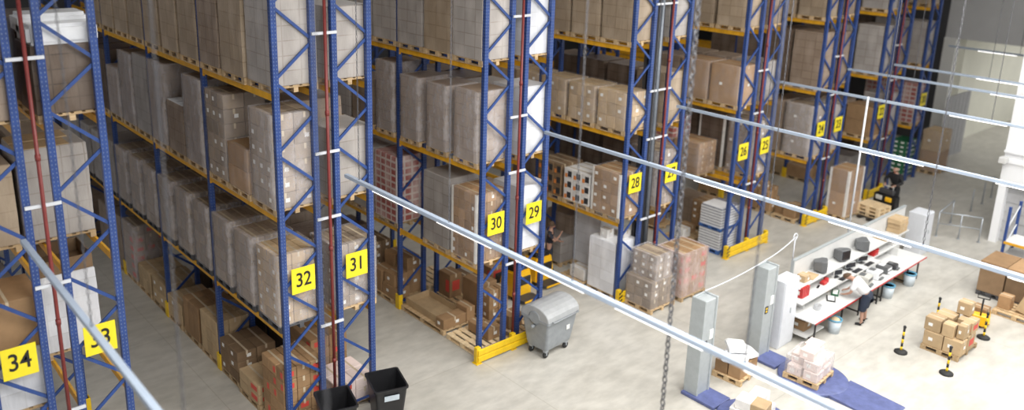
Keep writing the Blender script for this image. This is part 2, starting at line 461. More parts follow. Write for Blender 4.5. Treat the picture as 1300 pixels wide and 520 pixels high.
guard(15.95, 17.6, -.2, 'yellow steel guard at the foot of rack twenty-four by the tall carton')
guard(20.85, 22.3, -.2, 'far yellow and black guard at the foot of rack twenty-two')
# dark building column between racks twenty-eight and twenty-seven
c = MB(); x0 = RX[28]+DEP+.03
c.box(x0, x0+.46, -.02, .02, 0, TOP+1); c.box(x0, x0+.05, -.14, .14, 0, TOP+1); c.box(x0+.41, x0+.46, -.14, .14, 0, TOP+1)
tag(c.build('steel_column', M['dark'], loc=(0, .2, 0)), 'dark grey steel building column between racks twenty-eight and twenty-seven', 'column')
p = MB(); p.tube([(0, 0, 0), (0, 0, TOP+1)], .055, 12); p.tube([(0, 0, 1.4), (0, 0, 1.5)], .07, 12)
tag(p.build('downpipe', M['pipe_grey'], loc=(x0+.18, -.06, 0)), 'pale grey vertical pipe in front of the dark steel column', 'pipe')

# ---------------------------------------------------------------- pallets, cartons, film
PC = {}
def pallet_mesh(lx=.98, ly=1.1, mat='wood', h=.144):
    k = (round(lx, 2), round(ly, 2), mat, h)
    if k in PC: return PC[k]
    m = MB(); n = max(4, round(lx/.19)); t = .022
    bw = lx/n*.72
    for i in range(n):
        x = -lx/2+bw/2+(lx-bw)*i/(n-1); m.box(x-bw/2, x+bw/2, -ly/2, ly/2, h-t, h)
    for x in (-1, 0, 1):
        xx = x*(lx/2-.05); m.box(xx-.05, xx+.05, -ly/2, ly/2, 0, t)
        for y in (-1, 0, 1):
            yy = y*(ly/2-.07); m.box(xx-.05, xx+.05, yy-.07, yy+.07, t, h-2*t)
    for y in (-1, 0, 1):
        yy = y*(ly/2-.07); m.box(-lx/2, lx/2, yy-.07, yy+.07, h-2*t, h-t)
    PC[k] = m.mesh('pallet', [M[mat]]); return PC[k]
CC = {}
def carton_mesh(sx, sy, sz, mat='card', lab=None, tape='tapelight', side='both'):
    k = (round(sx, 3), round(sy, 3), round(sz, 3), mat, lab, tape)
    if k in CC: return CC[k]
    m = MB(); m.box(-sx/2, sx/2, -sy/2, sy/2, 0, sz)
    b = m.mesh('c', [M[mat]], bevel=min(.012, sz*.05))
    m2 = MB(); m2.v = [tuple(v.co) for v in b.vertices]; m2.f = [tuple(p.vertices) for p in b.polygons]; m2.m = [0]*len(m2.f); m2.smooth = [False]*len(m2.f)
    bpy.data.meshes.remove(b)
    mats = [M[mat], M[tape or 'tapelight']]
    e = .003
    if tape:
        m2.box(-.025, .025, -sy/2-e, sy/2+e, sz-.001, sz+e, 1); m2.box(-.025, .025, -sy/2-e, -sy/2+.001, sz-.12*min(1, sz/.3), sz+e, 1)
    if lab:
        cols = lab.split('+')
        for i, cname in enumerate(cols):
            mats.append(M[cname]); mi = 2+i
            if cname == 'label':
                w, h = min(.11, sy*.3), min(.09, sz*.36)
                m2.box(-sx/2-e, -sx/2+.001, sy*.12-w/2, sy*.12+w/2, sz*.5-h/2, sz*.5+h/2, mi)
                m2.box(sx*.1-w/2, sx*.1+w/2, -sy/2-e, -sy/2+.001, sz*.5-h/2, sz*.5+h/2, mi)
            elif cname == 'label_red':
                m2.box(-sx/2-e, -sx/2+.001, -sy*.42, -sy*.12, sz*.25, sz*.75, mi)
                m2.box(-sx*.3, sx*.3, -sy/2-e, -sy/2+.001, sz*.3, sz*.72, mi)
            elif cname == 'label_black':
                m2.box(-sx/2-e, -sx/2+.001, -sy*.40, sy*.06, sz*.22, sz*.78, mi)
            elif cname == 'label_orange':
                m2.box(-sx/2-e, -sx/2+.001, sy*.1, sy*.38, sz*.12, sz*.5, mi)
    CC[k] = m2.mesh('carton', mats); return CC[k]
WC = {}
def wrap_mesh(lx, ly, h, mat):
    k = (round(lx, 2), round(ly, 2), round(h, 2), mat)
    if k in WC: return WC[k]
    m = MB(); rnd = random.Random(hash(k[:3]) & 0xffff)
    rings = []
    nz = 6; per = []
    for i in range(6): per.append((-lx/2+lx*i/6, -ly/2))
    for i in range(6): per.append((lx/2, -ly/2+ly*i/6))
    for i in range(6): per.append((lx/2-lx*i/6, ly/2))
    for i in range(6): per.append((-lx/2, ly/2-ly*i/6))
    for j in range(nz+1):
        ring = []
        for (x, y) in per:
            d = 1+.012*rnd.random()
            ring.append((x*d, y*d, h*j/nz))
        rings.append(ring)
    m.loft(rings, 0, False, True)
    # film folded over the rim of the top
    m.loft([rings[-1], [(x*.86, y*.86, h+.008) for x, y in per]], 0, False, True)
    WC[k] = m.mesh('stretch_wrap', [M[mat]]); return WC[k]
BC = {}
def body_mesh(lx, ly, h, mat, top=None):
    k = (round(lx, 2), round(ly, 2), round(h, 2), mat, top)
    if k in BC: return BC[k]
    rnd = random.Random(int(h*1000)+len(mat)); m = MB()
    nx, nz = 7, 8
    per = []
    for i in range(nx): per.append((-lx/2+lx*i/nx, -ly/2))
    for i in range(nx): per.append((lx/2, -ly/2+ly*i/nx))
    for i in range(nx): per.append((lx/2-lx*i/nx, ly/2))
    for i in range(nx): per.append((-lx/2, ly/2-ly*i/nx))
    rings = []
    for j in range(nz+1):
        z = h*j/nz; q = 1 if j < nz else .985
        rings.append([(x*(q+.014*(rnd.random()-.5)), y*(q+.014*(rnd.random()-.5)), z) for x, y in per])
    rings.append([(x*.95, y*.95, h+.012) for x, y in per])
    m.loft(rings, 0, True)
    BC[k] = m.mesh('wrapped_stack', [M[mat]], bevel=0); return BC[k]

LOADS = {}
def edge_boards(r, lx, ly, h, z=.146):
    for sx in (-1, 1):
        for sy in (-1, 1):
            m = MB(); m.prism([(0, 0), (-sx*.075, 0), (-sx*.075, -sy*.01), (-sx*.01, -sy*.01), (-sx*.01, -sy*.075), (0, -sy*.075)], 'z', 0, h)
            m.build('edge_board', M['board'], r, (sx*(lx/2+.012), sy*(ly/2+.012), z))
def load(num, lvl, slot, h, style, ly=1.04, lx=1.0, dx=0., dy=0., pal='wood', nz=None, mats=None, lab=None, n=(3, 3), wrapk=None, desc=None, cat='pallet load', top=None, skew=0.):
    """one pallet with its goods as it stands in a rack slot; h is the height of the goods"""
    X = RX[num]+DEP/2+dx; Y = 1.2*slot+.6+dy; z = LEVEL[lvl]
    r = thing('pallet_load', '', cat, (X, Y, z), skew)
    goods(r, lx, ly, h, style, pal, nz, mats, lab, n, wrapk, top)
    LOADS.setdefault((num, lvl), []).append((Y, r, desc or DESC.get(style, 'wrapped pallet load')))
    return r
DESC = {'grey': 'grey film-wrapped load', 'white': 'white film-wrapped load', 'brown': 'brown film-wrapped load', 'dark': 'dark brown wrapped load', 'red': 'film-wrapped load with red and white end',
        'cream': 'cream-brown wrapped load', 'cart': 'stack of cardboard cartons', 'slab': 'tall stack of pale cartons', 'big': 'single big brown carton'}
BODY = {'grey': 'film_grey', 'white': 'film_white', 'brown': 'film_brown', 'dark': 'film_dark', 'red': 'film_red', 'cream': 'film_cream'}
def goods(r, lx, ly, h, style, pal='wood', nz=None, mats=None, lab=None, n=(3, 3), wrapk=None, top=None):
    ph = .144
    if pal: link('pallet', pallet_mesh(min(1.0, lx) if lx < 1.05 else lx, min(1.16, ly+.06) if ly < 1.2 else ly+.04, pal), r)
    else: ph = 0
    if style in BODY:
        link('wrapped_stack', body_mesh(lx, ly, h, BODY[style]), r, (0, 0, ph+.002))
        if top:
            t = MB(); rnd = random.Random(int(h*100))
            for i in range(2):
                y0 = -ly/2+ly*i/2; t.box(-lx*.48, lx*.2+.2*rnd.random(), y0+.02, y0+ly/2-.02, ph+h+.014, ph+h+.02+.02*rnd.random())
            t.build('top_sheet', M[top], r)
    elif style == 'big':
        me = carton_mesh(lx, ly, h, mats or 'card', lab or 'label', 'tapelight'); link('carton', me, r, (0, 0, ph+.001))
    else:
        nz = nz or max(2, round(h/.3)); nx, ny = n
        sx, sy, sz = lx/nx, ly/ny, h/nz
        me = carton_mesh(sx-.008, sy-.008, sz-.006, mats or 'card', lab, 'tapelight'); me0 = carton_mesh(sx-.008, sy-.008, sz-.006, mats or 'card', None, 'tapelight') if lab in ('label', 'label_red') else me
        for k in range(nz):
            for i in range(nx):
                for j in range(ny):
                    if 0 < i < nx-1 and 0 < j < ny-1 and k < nz-1: continue
                    if k < nz-1 and i > 0 and j > 0 and nx > 1 and ny > 1 and i < nx-1 and j < ny-1: continue
                    c = link('carton', me if random.random() < .5 else me0, r, (-lx/2+sx*(i+.5), -ly/2+sy*(j+.5), ph+.002+sz*k))
                    c.rotation_euler = (0, 0, random.uniform(-.012, .012))
    if wrapk: link('stretch_wrap', wrap_mesh(lx+.03, ly+.03, h+.02, wrapk), r, (0, 0, ph))

# --- rack 32 (facing the near aisle)
G = 'brown'
load(32, 'A', 0, 2.0, 'slab', ly=1.02, lx=.98, mats='card_grey', lab='label', nz=6, n=(2, 3), wrapk='wrap', desc='tall greyish carton stack in film')
load(32, 'A', 1, 1.0, 'slab', ly=1.02, lx=1.0, mats='card', lab='label', nz=2, n=(1, 1), wrapk='wrap_thin', desc='short brown carton in glossy film')
load(32, 'A', 2, 2.0, 'slab', ly=1.0, mats='card_grey', lab='label', nz=6, n=(2, 3), wrapk='wrap_thin', dy=-.1, desc='tall grey-brown carton stack')
load(32, 'A', 3, 2.1, 'brown', wrapk='wrap', desc='tall grey-brown wrapped stack'); load(32, 'A', 4, 1.25, 'brown', top='sheet', desc='low wrapped stack under white sheet')
load(32, 'A', 5, 2.1, 'brown', wrapk='wrap', desc='tall dull brown wrapped stack'); load(32, 'A', 6, 2.1, 'grey'); load(32, 'A', 7, 2.0, 'brown', wrapk='wrap'); load(32, 'A', 8, 1.4, 'brown', wrapk='wrap', desc='shorter tan-topped wrapped stack')
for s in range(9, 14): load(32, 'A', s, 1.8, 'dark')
for s in range(9):
    load(32, 'B', s, 1.62, 'slab', ly=.9 if s else 1.0, mats='card_grey' if s else 'card_light', lab='label' if s == 0 else None, nz=6, n=(3, 3), pal='pal_dark', wrapk='wrap', desc='pale carton slab in film on dark pallet' if s else 'label-dotted carton stack behind the number plate')
for s in range(9, 14): load(32, 'B', s, 1.62, 'grey', ly=.95, pal='pal_dark')
load(32, 'C', 0, 2.0, 'grey', ly=1.1, dx=.05, desc='huge grey-brown load with white labels'); load(32, 'C', 1, 2.2, 'cream', ly=1.1)
load(32, 'C', 2, 2.1, 'brown'); load(32, 'C', 3, 2.1, 'cream'); load(32, 'C', 4, 2.1, 'cream'); load(32, 'C', 5, 2.0, 'cream')
for s in range(6, 10): load(32, 'C', s, 1.9, 'cream')
load(32, 'f', 0, 1.45, 'cart', mats='card', lab='label_red', nz=5, n=(3, 3), desc='stack of brown cartons with red marks')
load(32, 'f', 1, .5, 'cart', mats='card_light', lab='label_red', nz=2, n=(2, 1), dx=-.05, desc='low long cartons with red labels')
load(32, 'f', 2, .8, 'cart', mats='card_dark', lab='label', nz=3, n=(2, 2), desc='dark low carton stack')
load(32, 'f', 3, 1.1, 'cart', mats='card_light', lab=None, nz=3, n=(3, 3), desc='uneven pale carton stack'); load(32, 'f', 4, 1.0, 'cart', mats='card', lab=None, nz=1, n=(2, 3), desc='upright brown cartons')
load(32, 'f', 5, .62, 'cart', mats='card_light', lab='label', nz=2, n=(3, 1), desc='low tan carton block'); load(32, 'f', 6, .75, 'cart', mats='card_light', lab='label', nz=2, n=(3, 2), desc='pale carton block with labels'); load(32, 'f', 7, .7, 'cart', mats='card_light', lab=None, nz=2, n=(2, 3), desc='pale carton block')
load(32, 'f', 8, 1.75, 'cart', mats='card_grey', lab='label_red', nz=6, n=(3, 1), wrapk='wrap', desc='tall wrapped slab with red carton ends')
for s in (9, 10, 12): load(32, 'f', s, 1.7, 'brown')
# --- rack thirty-one
load(31, 'A', 0, 1.5, 'grey', desc='grey-white wrapped stack behind the lattice'); load(31, 'A', 1, 1.9, 'brown'); load(31, 'A', 2, 1.6, 'grey'); load(31, 'A', 3, 1.8, 'brown')
load(31, 'B', 0, 1.5, 'cart', mats='card_grey', lab='label', nz=6, n=(3, 3), lx=1.05, dx=.06, wrapk='wrap', desc='stack of light brown cartons in film'); load(31, 'B', 1, 1.3, 'dark'); load(31, 'B', 2, 1.5, 'dark'); load(31, 'B', 3, 1.5, 'dark')
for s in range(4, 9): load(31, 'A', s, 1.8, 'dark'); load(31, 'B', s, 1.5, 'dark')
for s in range(0, 6): load(31, 'C', s, 1.9 if s else 1.5, 'grey' if s < 2 else 'brown')
load(31, 'f', 0, .55, 'cart', mats='card_pink', lab='label_red', nz=2, n=(2, 2), desc='low stack of pinkish cartons with red marks')
load(31, 'f', 1, 1.2, 'cart', mats='card', lab='label_red', nz=4, n=(2, 2)); load(31, 'f', 2, 1.3, 'dark'); load(31, 'f', 3, 1.5, 'dark'); load(31, 'f', 4, 1.5, 'brown')
load(31, 'f', 5, 1.6, 'red', desc='film stack with red squares on the floor')
load(31, 'f', 6, 1.6, 'dark')
# --- rack 30
for s, hh in ((0, 1.78), (1, 1.72), (2, 1.72), (3, 1.95)): load(30, 'A', s, hh, 'brown', ly=.82 if s else .9, pal='wood', wrapk='wrap', desc='shiny grey film-wrapped upright load')
load(30, 'A', 4, 1.3, 'brown'); load(30, 'A', 5, 1.2, 'grey'); load(30, 'A', 6, 1.6, 'brown')
_r = load(30, 'B', 0, 1.85, 'cart', mats='card', lab='label', nz=7, n=(3, 4), ly=1.0, wrapk='wrap_thin', desc='tall labelled carton stack with white edge boards'); edge_boards(_r, 1.0, 1.0, 1.85)
load(30, 'B', 1, 1.95, 'grey', ly=1.1, desc='smooth grey-wrapped block with red corner label'); load(30, 'B', 3, 1.95, 'red', ly=1.12, desc='wrapped block with red-and-white end face')
load(30, 'B', 4, 1.95, 'grey', ly=1.1); load(30, 'B', 5, 1.95, 'grey', ly=1.1); load(30, 'B', 6, 1.9, 'grey')
for s in range(7): load(30, 'C', s, 2.0, 'grey' if s != 1 else 'cream', ly=1.1, top='sheet' if s == 0 else None)
# --- rack 29
load(29, 'A', 0, 1.75, 'white', desc='bright white film-wrapped load'); load(29, 'B', 0, 1.75, 'white', dx=.1, desc='bright white film-wrapped block behind the number plate'); load(29, 'C', 0, 2.0, 'white')
load(29, 'C', 1, 2.0, 'white'); load(29, 'A', 1, 1.6, 'grey'); load(29, 'A', 2, 1.6, 'dark'); load(29, 'A', 3, 1.6, 'dark'); load(29, 'B', 1, 1.3, 'brown')
load(29, 'B', 4, 1.6, 'dark'); load(29, 'B', 5, 1.6, 'dark')
# --- rack 28
for s in range(4): load(28, 'A', s, 1.1, 'cart', mats='card_light', lab='label', nz=3, n=(3, 3), ly=1.06, wrapk='wrap_thin', desc='pale carton block in film on pallet')
load(28, 'A', 4, 1.1, 'cream')
_r = load(28, 'B', 0, 1.35, 'cart', mats='card', lab='label', nz=4, n=(3, 3), ly=1.1, wrapk='wrap_thin', desc='stack of brown cartons dotted with white labels'); edge_boards(_r, 1.0, 1.1, 1.35)
load(28, 'B', 1, 1.02, 'cart', mats='card_white', lab='label_black+label_orange', nz=3, n=(3, 3), ly=1.1, desc='stack of white cartons with black panels')
load(28, 'B', 2, 1.05, 'cart', mats='card_dark', lab='label_black+label_orange', nz=3, n=(3, 3), ly=1.05, desc='stack of brown cartons with black panels')
load(28, 'B', 3, 1.0, 'dark')
for s in range(5): load(28, 'C', s, 2.0, 'cream', ly=1.08)
# --- rack 27
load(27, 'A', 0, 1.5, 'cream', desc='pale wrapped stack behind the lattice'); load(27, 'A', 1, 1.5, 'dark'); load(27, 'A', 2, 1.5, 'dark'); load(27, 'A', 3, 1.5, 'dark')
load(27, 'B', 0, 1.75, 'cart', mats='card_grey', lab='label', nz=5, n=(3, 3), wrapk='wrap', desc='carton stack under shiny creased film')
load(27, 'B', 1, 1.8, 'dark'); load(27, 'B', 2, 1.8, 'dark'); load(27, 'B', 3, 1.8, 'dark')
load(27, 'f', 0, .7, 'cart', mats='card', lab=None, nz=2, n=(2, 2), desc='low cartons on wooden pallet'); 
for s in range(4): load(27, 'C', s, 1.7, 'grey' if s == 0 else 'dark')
# --- rack 26
for s in (0, 1): load(26, 'A', s, 1.3, 'big', mats='card', lab='label', ly=1.1, wrapk='wrap_thin', top=None, desc='big brown carton with one white label')
load(26, 'A', 2, 1.3, 'brown')
load(26, 'B', 1, 1.1, 'cart', mats='card', nz=5, n=(2, 2), ly=1.1, dx=-.1, wrapk='wrap_thin', desc='layered brown carton block in thin film')
load(26, 'B', 2, 1.7, 'red', desc='wrapped stack with faded red print'); load(26, 'B', 3, 1.6, 'dark')
for s in range(3): load(26, 'C', s, 1.9, 'cream')
# --- rack 25
load(25, 'A', 0, 1.3, 'grey'); load(25, 'A', 1, 1.3, 'brown'); load(25, 'A', 2, 1.3, 'brown'); load(25, 'B', 0, 1.9, 'cart', mats='card_grey', lab='label', nz=6, n=(3, 3), wrapk='wrap', desc='carton stack in creased film behind the plate')
_r = load(25, 'B', 1, 1.9, 'dark', ly=1.05, desc='dark wrapped stack between white corner posts'); edge_boards(_r, 1.0, 1.05, 1.9); load(25, 'B', 2, 1.7, 'dark'); load(25, 'f', 1, 1.0, 'cart', mats='card', lab='label', nz=4, n=(3, 3), desc='stack of cartons with white labels'); load(25, 'C', 0, 1.9, 'brown'); load(25, 'C', 1, 1.9, 'dark')
# --- rack 24
load(24, 'B', 0, 1.95, 'cart', mats='card_grey', lab='label', nz=2, n=(1, 1), ly=1.1, wrapk='wrap', desc='two-tier grey-brown wrapped stack'); load(24, 'B', 1, 1.95, 'brown', ly=1.1); load(24, 'B', 2, 1.8, 'brown')
for s in range(4): load(24, 'A', s, 2.0, 'dark' if s else 'brown', ly=1.1)
for s in range(4): load(24, 'C', s, 1.9, 'cream')
load(24, 'f', 3, .6, 'cart', mats='card', lab=None, nz=2, n=(3, 2), desc='low cartons on pallet deep in the row')
# --- rack 23, 22, 21, 20
load(23, 'B', 0, 1.8, 'grey'); load(23, 'B', 1, 1.8, 'brown'); load(23, 'A', 0, 1.9, 'brown'); load(23, 'A', 1, 1.9, 'dark'); load(23, 'C', 0, 1.9, 'brown')
load(22, 'B', 0, 1.25, 'cart', mats='card', lab='label', nz=2, n=(1, 1), ly=1.1, desc='brown carton block with two white labels'); load(22, 'B', 1, 1.3, 'brown'); load(22, 'B', 2, 1.5, 'dark')
load(22, 'A', 0, 1.9, 'grey', desc='pinkish grey wrapped stack'); load(22, 'A', 1, 1.8, 'grey'); load(22, 'A', 2, 1.8, 'dark')
for s in range(3): load(22, 'C', s, 1.9, 'cream' if s else 'grey')
load(22, 'f', 2, .5, 'cart', mats='card', nz=1, n=(2, 1), desc='low brown carton block'); load(22, 'f', 3, .6, 'cart', mats='card_light', nz=2, n=(2, 2), desc='small tan carton stack'); load(21, 'f', 1, 1.1, 'grey', desc='grey film-covered load')
load(21, 'B', 0, 1.6, 'grey'); load(21, 'A', 0, 1.7, 'brown'); load(21, 'A', 1, 1.7, 'dark')
load(20, 'B', 0, 1.75, 'red', ly=1.1, desc='stack with wide red stripes'); load(20, 'B', 1, 1.75, 'red', ly=1.1, desc='second stack with wide red stripes'); load(20, 'A', 0, 1.8, 'grey'); load(20, 'A', 1, 1.8, 'grey'); load(20, 'A', 2, 1.8, 'dark'); load(20, 'C', 0, 1.8, 'cream')
load(20, 'f', 2, 1.6, 'dark')
# --- rack 33, 34
load(33, 'A', 1, 1.72, 'grey', lx=1.2, ly=1.1, dx=-.15, top='card_light', desc='silvery wrapped load with loose board on top')
for s in (2, 3, 4): load(33, 'A', s, 1.7, 'cream', dx=-.1)
load(33, 'C', 0, 1.15, 'dark', lx=1.05, ly=1.1, dy=.1, desc='dark load with white sheet draped on top')
tm = MB(); X = RX[33]+DEP/2
for (q0, q1, z) in ((-.58, .2, 0), (-.1, .6, .12)): tm.box(-.55, .55, q0, q1, z, z+.34)
tag(tm.build('covered_bundle', M['sheet'], loc=(X, .7, ZC+.144+1.165), bevel=.06, seg=2), 'white film-covered bundle on top of the dark load at upper left', 'bundle')
load(33, 'C', 1, 1.4, 'dark'); load(33, 'C', 2, 1.4, 'dark')
load(33, 'B', 1, 1.6, 'white', lx=1.05, ly=1.1, dy=.65, desc='white film-wrapped stack under an open carton tray')
load(34, 'B', 0, 1.1, 'white', lx=1.0, ly=1.1, dy=.1, desc='white film-wrapped stack behind the plate'); load(34, 'A', 1, 1.5, 'cream', desc='tan-topped carton stack'); load(34, 'A', 2, 1.7, 'cream'); load(34, 'A', 3, 1.7, 'dark'); load(34, 'B', 2, 1.5, 'grey')
load(34, 'C', 0, 1.6, 'brown'); load(34, 'C', 1, 1.6, 'brown')

ORD = ['nearest', 'second', 'third', 'fourth', 'fifth', 'sixth', 'seventh', 'eighth', 'ninth', 'tenth', 'eleventh', 'twelfth', 'thirteenth', 'fourteenth']
LV = {'f': 'floor', 'B': 'low beams', 'A': 'middle beams', 'C': 'top beams'}
for (num, lv), L in LOADS.items():
    L.sort(key=lambda t: t[0])
    rk = 'rack %s' % NW[num]
    for i, (y, r, d) in enumerate(L):
        r['label'] = '%s, %s of %s, %s' % (d, LV[lv], rk, 'nearest its sign' if i == 0 else ORD[i] + ' from sign')
        if len(r['label'].replace('-', ' ').split()) > 16: print('LONG', len(r['label'].split()), r['label'])
        r['group'] = 'loads on the %s of %s' % (LV[lv], rk)

# ---------------------------------------------------------------- loose pallets and cartons on the floor
def pallet(x, y, lx, ly, label, mat='wood', z=0, rz=0, group='empty and part-loaded pallets'):
    return tag(link('pallet', pallet_mesh(lx, ly, mat), None, (x, y, z), rz), label, 'pallet', group)
def carton(x, y, z, sx, sy, sz, label, mat='card', lab=None, rz=0, group=None, tape='tapelight'):
    o = link('carton', carton_mesh(sx, sy, sz, mat, lab, tape), None, (x, y, z), rz)
    return tag(o, label, 'carton', group)
def tray(x, y, z, lx, ly, h, label, mat='card', rz=0):
    m = MB(); t = .02
    m.box(-lx/2, lx/2, -ly/2, ly/2, 0, t)
    for a, b, c, d in ((-lx/2, lx/2, -ly/2, -ly/2+t), (-lx/2, lx/2, ly/2-t, ly/2), (-lx/2, -lx/2+t, -ly/2+t, ly/2-t), (lx/2-t, lx/2, -ly/2+t, ly/2-t)): m.box(a, b, c, d, t, h)
    return tag(m.build('open_carton', M[mat], loc=(x, y, z), rz=rz), label, 'carton')
PH = .146
# under rack 30, front bay
pallet(.62, 2.5, 1.2, 2.05, 'long wooden pallet on the floor under rack thirty with open carton tray')
tray(.58, 2.7, PH, .85, 1.5, .22, 'long open cardboard tray on the pallet under rack thirty', 'card_light')
carton(.45, 1.68, PH, .8, .36, .3, 'flat carton with two white labels at tray end under rack thirty', 'card', 'label')
carton(1.02, 1.75, PH, .3, .5, .42, 'small plain carton at the back corner of tray pallet, rack thirty')
pallet(.62, .68, 1.2, 1.3, 'light wooden pallet under rack thirty nearest the yellow guard', 'wood_new')
carton(.85, .5, PH, .4, .4, .35, 'small carton with white label on light pallet behind yellow guard', 'card', 'label')
carton(.8, .95, PH, .35, .4, .28, 'low brown carton on light pallet behind yellow guard', 'card')
# rack 29 floor behind it
pallet(1.85, 3.2, 1.0, 1.2, 'wooden pallet on the floor under rack twenty-nine with tall cartons')
carton(1.6, 3.2, PH, .45, .55, .75, 'upright carton with red mark under rack twenty-nine', 'card', 'label_red')
carton(2.05, 3.3, PH, .4, .5, .55, 'brown carton beside the red-marked carton under rack twenty-nine', 'card_dark')
pallet(1.85, 1.85, 1.0, 1.2, 'wooden pallet on the floor under rack twenty-nine holding largest cartons')
carton(1.7, 1.95, PH, .62, .8, .95, 'large plain brown carton standing under rack twenty-nine', 'card')
for i in range(2):
    for k in range(3):
        carton(1.58+.36*i, 1.32, PH+.3*k, .34, .3, .29, '%s %s carton with white label in small stack under rack twenty-nine by truck' % (('bottom', 'middle', 'top')[k], ('left', 'right')[i]), 'card', 'label', group='labelled cartons stacked under rack twenty-nine')
pallet(1.9, .62, 1.0, 1.1, 'slatted pallet under rack twenty-nine beside the grey waste container')
carton(1.75, .62, PH, .5, .4, .4, 'lone carton with big label near grey waste container', 'card', 'label')
# rack 30 second bay
pallet(.55, 4.5, 1.1, 1.2, 'wooden pallet under rack thirty behind the yellow post guard')
k = 0
for (x, y, z, sx, sy, sz, d) in ((.28, 4.15, 0, .5, .7, .38, 'low front'), (.25, 4.8, 0, .45, .5, .7, 'tall left'), (.8, 4.25, 0, .5, .6, .75, 'tall back right'), (.28, 4.15, .38, .45, .55, .38, 'upper front'), (.8, 4.9, 0, .5, .5, 1.05, 'tallest back'), (.8, 4.25, .75, .45, .55, .4, 'topmost')):
    carton(x, y, PH+z, sx, sy, sz-.004, '%s brown carton on pallet behind post guard of rack thirty' % d, 'card', 'label', group='cartons on pallet in second bay of rack thirty')
pallet(1.9, 4.6, 1.0, 1.2, 'empty slatted pallet lying under rack twenty-nine', 'wood_new')
load2 = thing('pallet_load', 'dark stack of labelled cartons on floor under rack thirty, third bay', 'pallet load', (.5, 6.0, 0)); goods(load2, 1.0, 1.05, 1.2, 'cart', 'wood', 4, 'card_dark', 'label', (3, 3))
load2 = thing('pallet_load', 'brown wrapped load on floor under rack thirty behind the dark cartons', 'pallet load', (.5, 7.3, 0)); goods(load2, 1.0, 1.05, 1.3, 'brown')
# rack 28 floor
def fload(x, y, lx, ly, h, style, label, **k):
    r = thing('pallet_load', label, 'pallet load', (x, y, 0), k.pop('rz', 0)); goods(r, lx, ly, h, style, **k); return r
fload(5.95, .62, 1.05, 1.04, 1.62, 'white', 'pale film-wrapped block on floor under rack twenty-eight beside guard', pal='wood', top='sheet')
carton(5.72, .72, 1.79, .3, .3, .28, 'small white carton on the pale block under rack twenty-eight', 'card_white', 'label')
carton(6.15, .42, 1.79, .3, .28, .22, 'second smaller white carton on the pale block under rack twenty-eight', 'card_white')
pallet(5.75, 1.75, .9, 1.0, 'wooden pallet under rack twenty-eight carrying the low white carton')
carton(5.65, 1.62, PH, .4, .62, .36, 'low white carton on pallet under rack twenty-eight', 'card_white')
fload(6.85, 3.4, 1.0, 1.1, 1.5, 'brown', 'brown carton stack on floor behind the man in dark shirt', pal='wood')
fload(5.95, 4.6, 1.0, 1.1, 1.7, 'cream', 'wrapped brown stack on floor under rack twenty-eight further back', pal='wood')
fload(6.15, 3.25, .6, .95, .85, 'grey', 'low grey-brown wrapped load beside the man in dark shirt', pal='wood')
fload(6.95, 2.2, .95, 1.1, 2.1, 'white', 'very tall pale film-wrapped stack on the floor behind rack twenty-eight', pal='wood')
# in front of rack 28
r = fload(6.12, -.76, 1.12, .98, .85, 'cart', 'two-tier wrapped carton stack on floor in front of rack twenty-eight', mats='card_grey', lab='label', nz=3, n=(3, 3), wrapk='wrap_thin')
me = carton_mesh(.33, .29, .245, 'card_grey', 'label', 'tapelight')
for i in range(2):
    for j in range(3):
        for q in range(3): link('carton', me, r, (-.2+.345*i, -.3+.3*j, .144+.86+.25*q))
link('stretch_wrap', wrap_mesh(.76, .96, .78, 'wrap'), r, (-.03, 0, 1.0))
fload(7.55, -.8, 1.2, 1.0, 1.38, 'cart', 'tall brown carton stack with film hood in front of rack twenty-seven', mats='card', lab='label_red', nz=4, n=(3, 3), wrapk='wrap_red')
# rack 26/27 floor
r = thing('paper_stack', 'two-tier stack of layered white paper packs on blue pallets', 'paper stack', (11.5, .58, 0))
link('pallet', pallet_mesh(1.1, .9, 'pal_blue'), r)
pm = MB()
for k in range(7): pm.box(-.53, .53, -.43, .43, .1*k, .1*k+.062, 0); pm.box(-.51, .51, -.41, .41, .1*k+.062, .1*k+.1, 1)
ME_PM = pm.mesh('paper_tier', [M['paper'], M['paper_dark']])
link('paper_tier', ME_PM, r, (0, 0, .146)); link('pallet', pallet_mesh(1.1, .9, 'pal_blue', .1), r, (0, 0, .85)); link('paper_tier', ME_PM, r, (0, 0, .952))
tb = MB(); tb.box(-.5, .2, -.4, .4, 0, .03); tb.build('top_sheet', M['sheet'], r, (0, 0, 1.655))
pallet(11.4, 1.85, 1.1, 1.0, 'wooden pallet behind the paper stack holding small white box')
carton(11.1, 1.8, PH, .42, .42, .34, 'small white box on pallet behind the paper stack', 'card_white')
carton(11.65, 2.0, PH, .4, .5, .28, 'flat brown carton beside the small white box', 'card')
pallet(11.5, 3.4, 1.0, 1.1, 'pallet with brown carton seen between racks twenty-seven and twenty-six')
carton(11.4, 3.4, PH, .7, .7, .6, 'brown carton on pallet seen between racks twenty-seven and twenty-six', 'card')
fload(13.0, 2.9, 1.0, 1.0, .9, 'brown', 'low brown load on the floor under rack twenty-five')
pallet(11.5, 6.4, 1.0, 1.1, 'empty pallet far back under rack twenty-six')
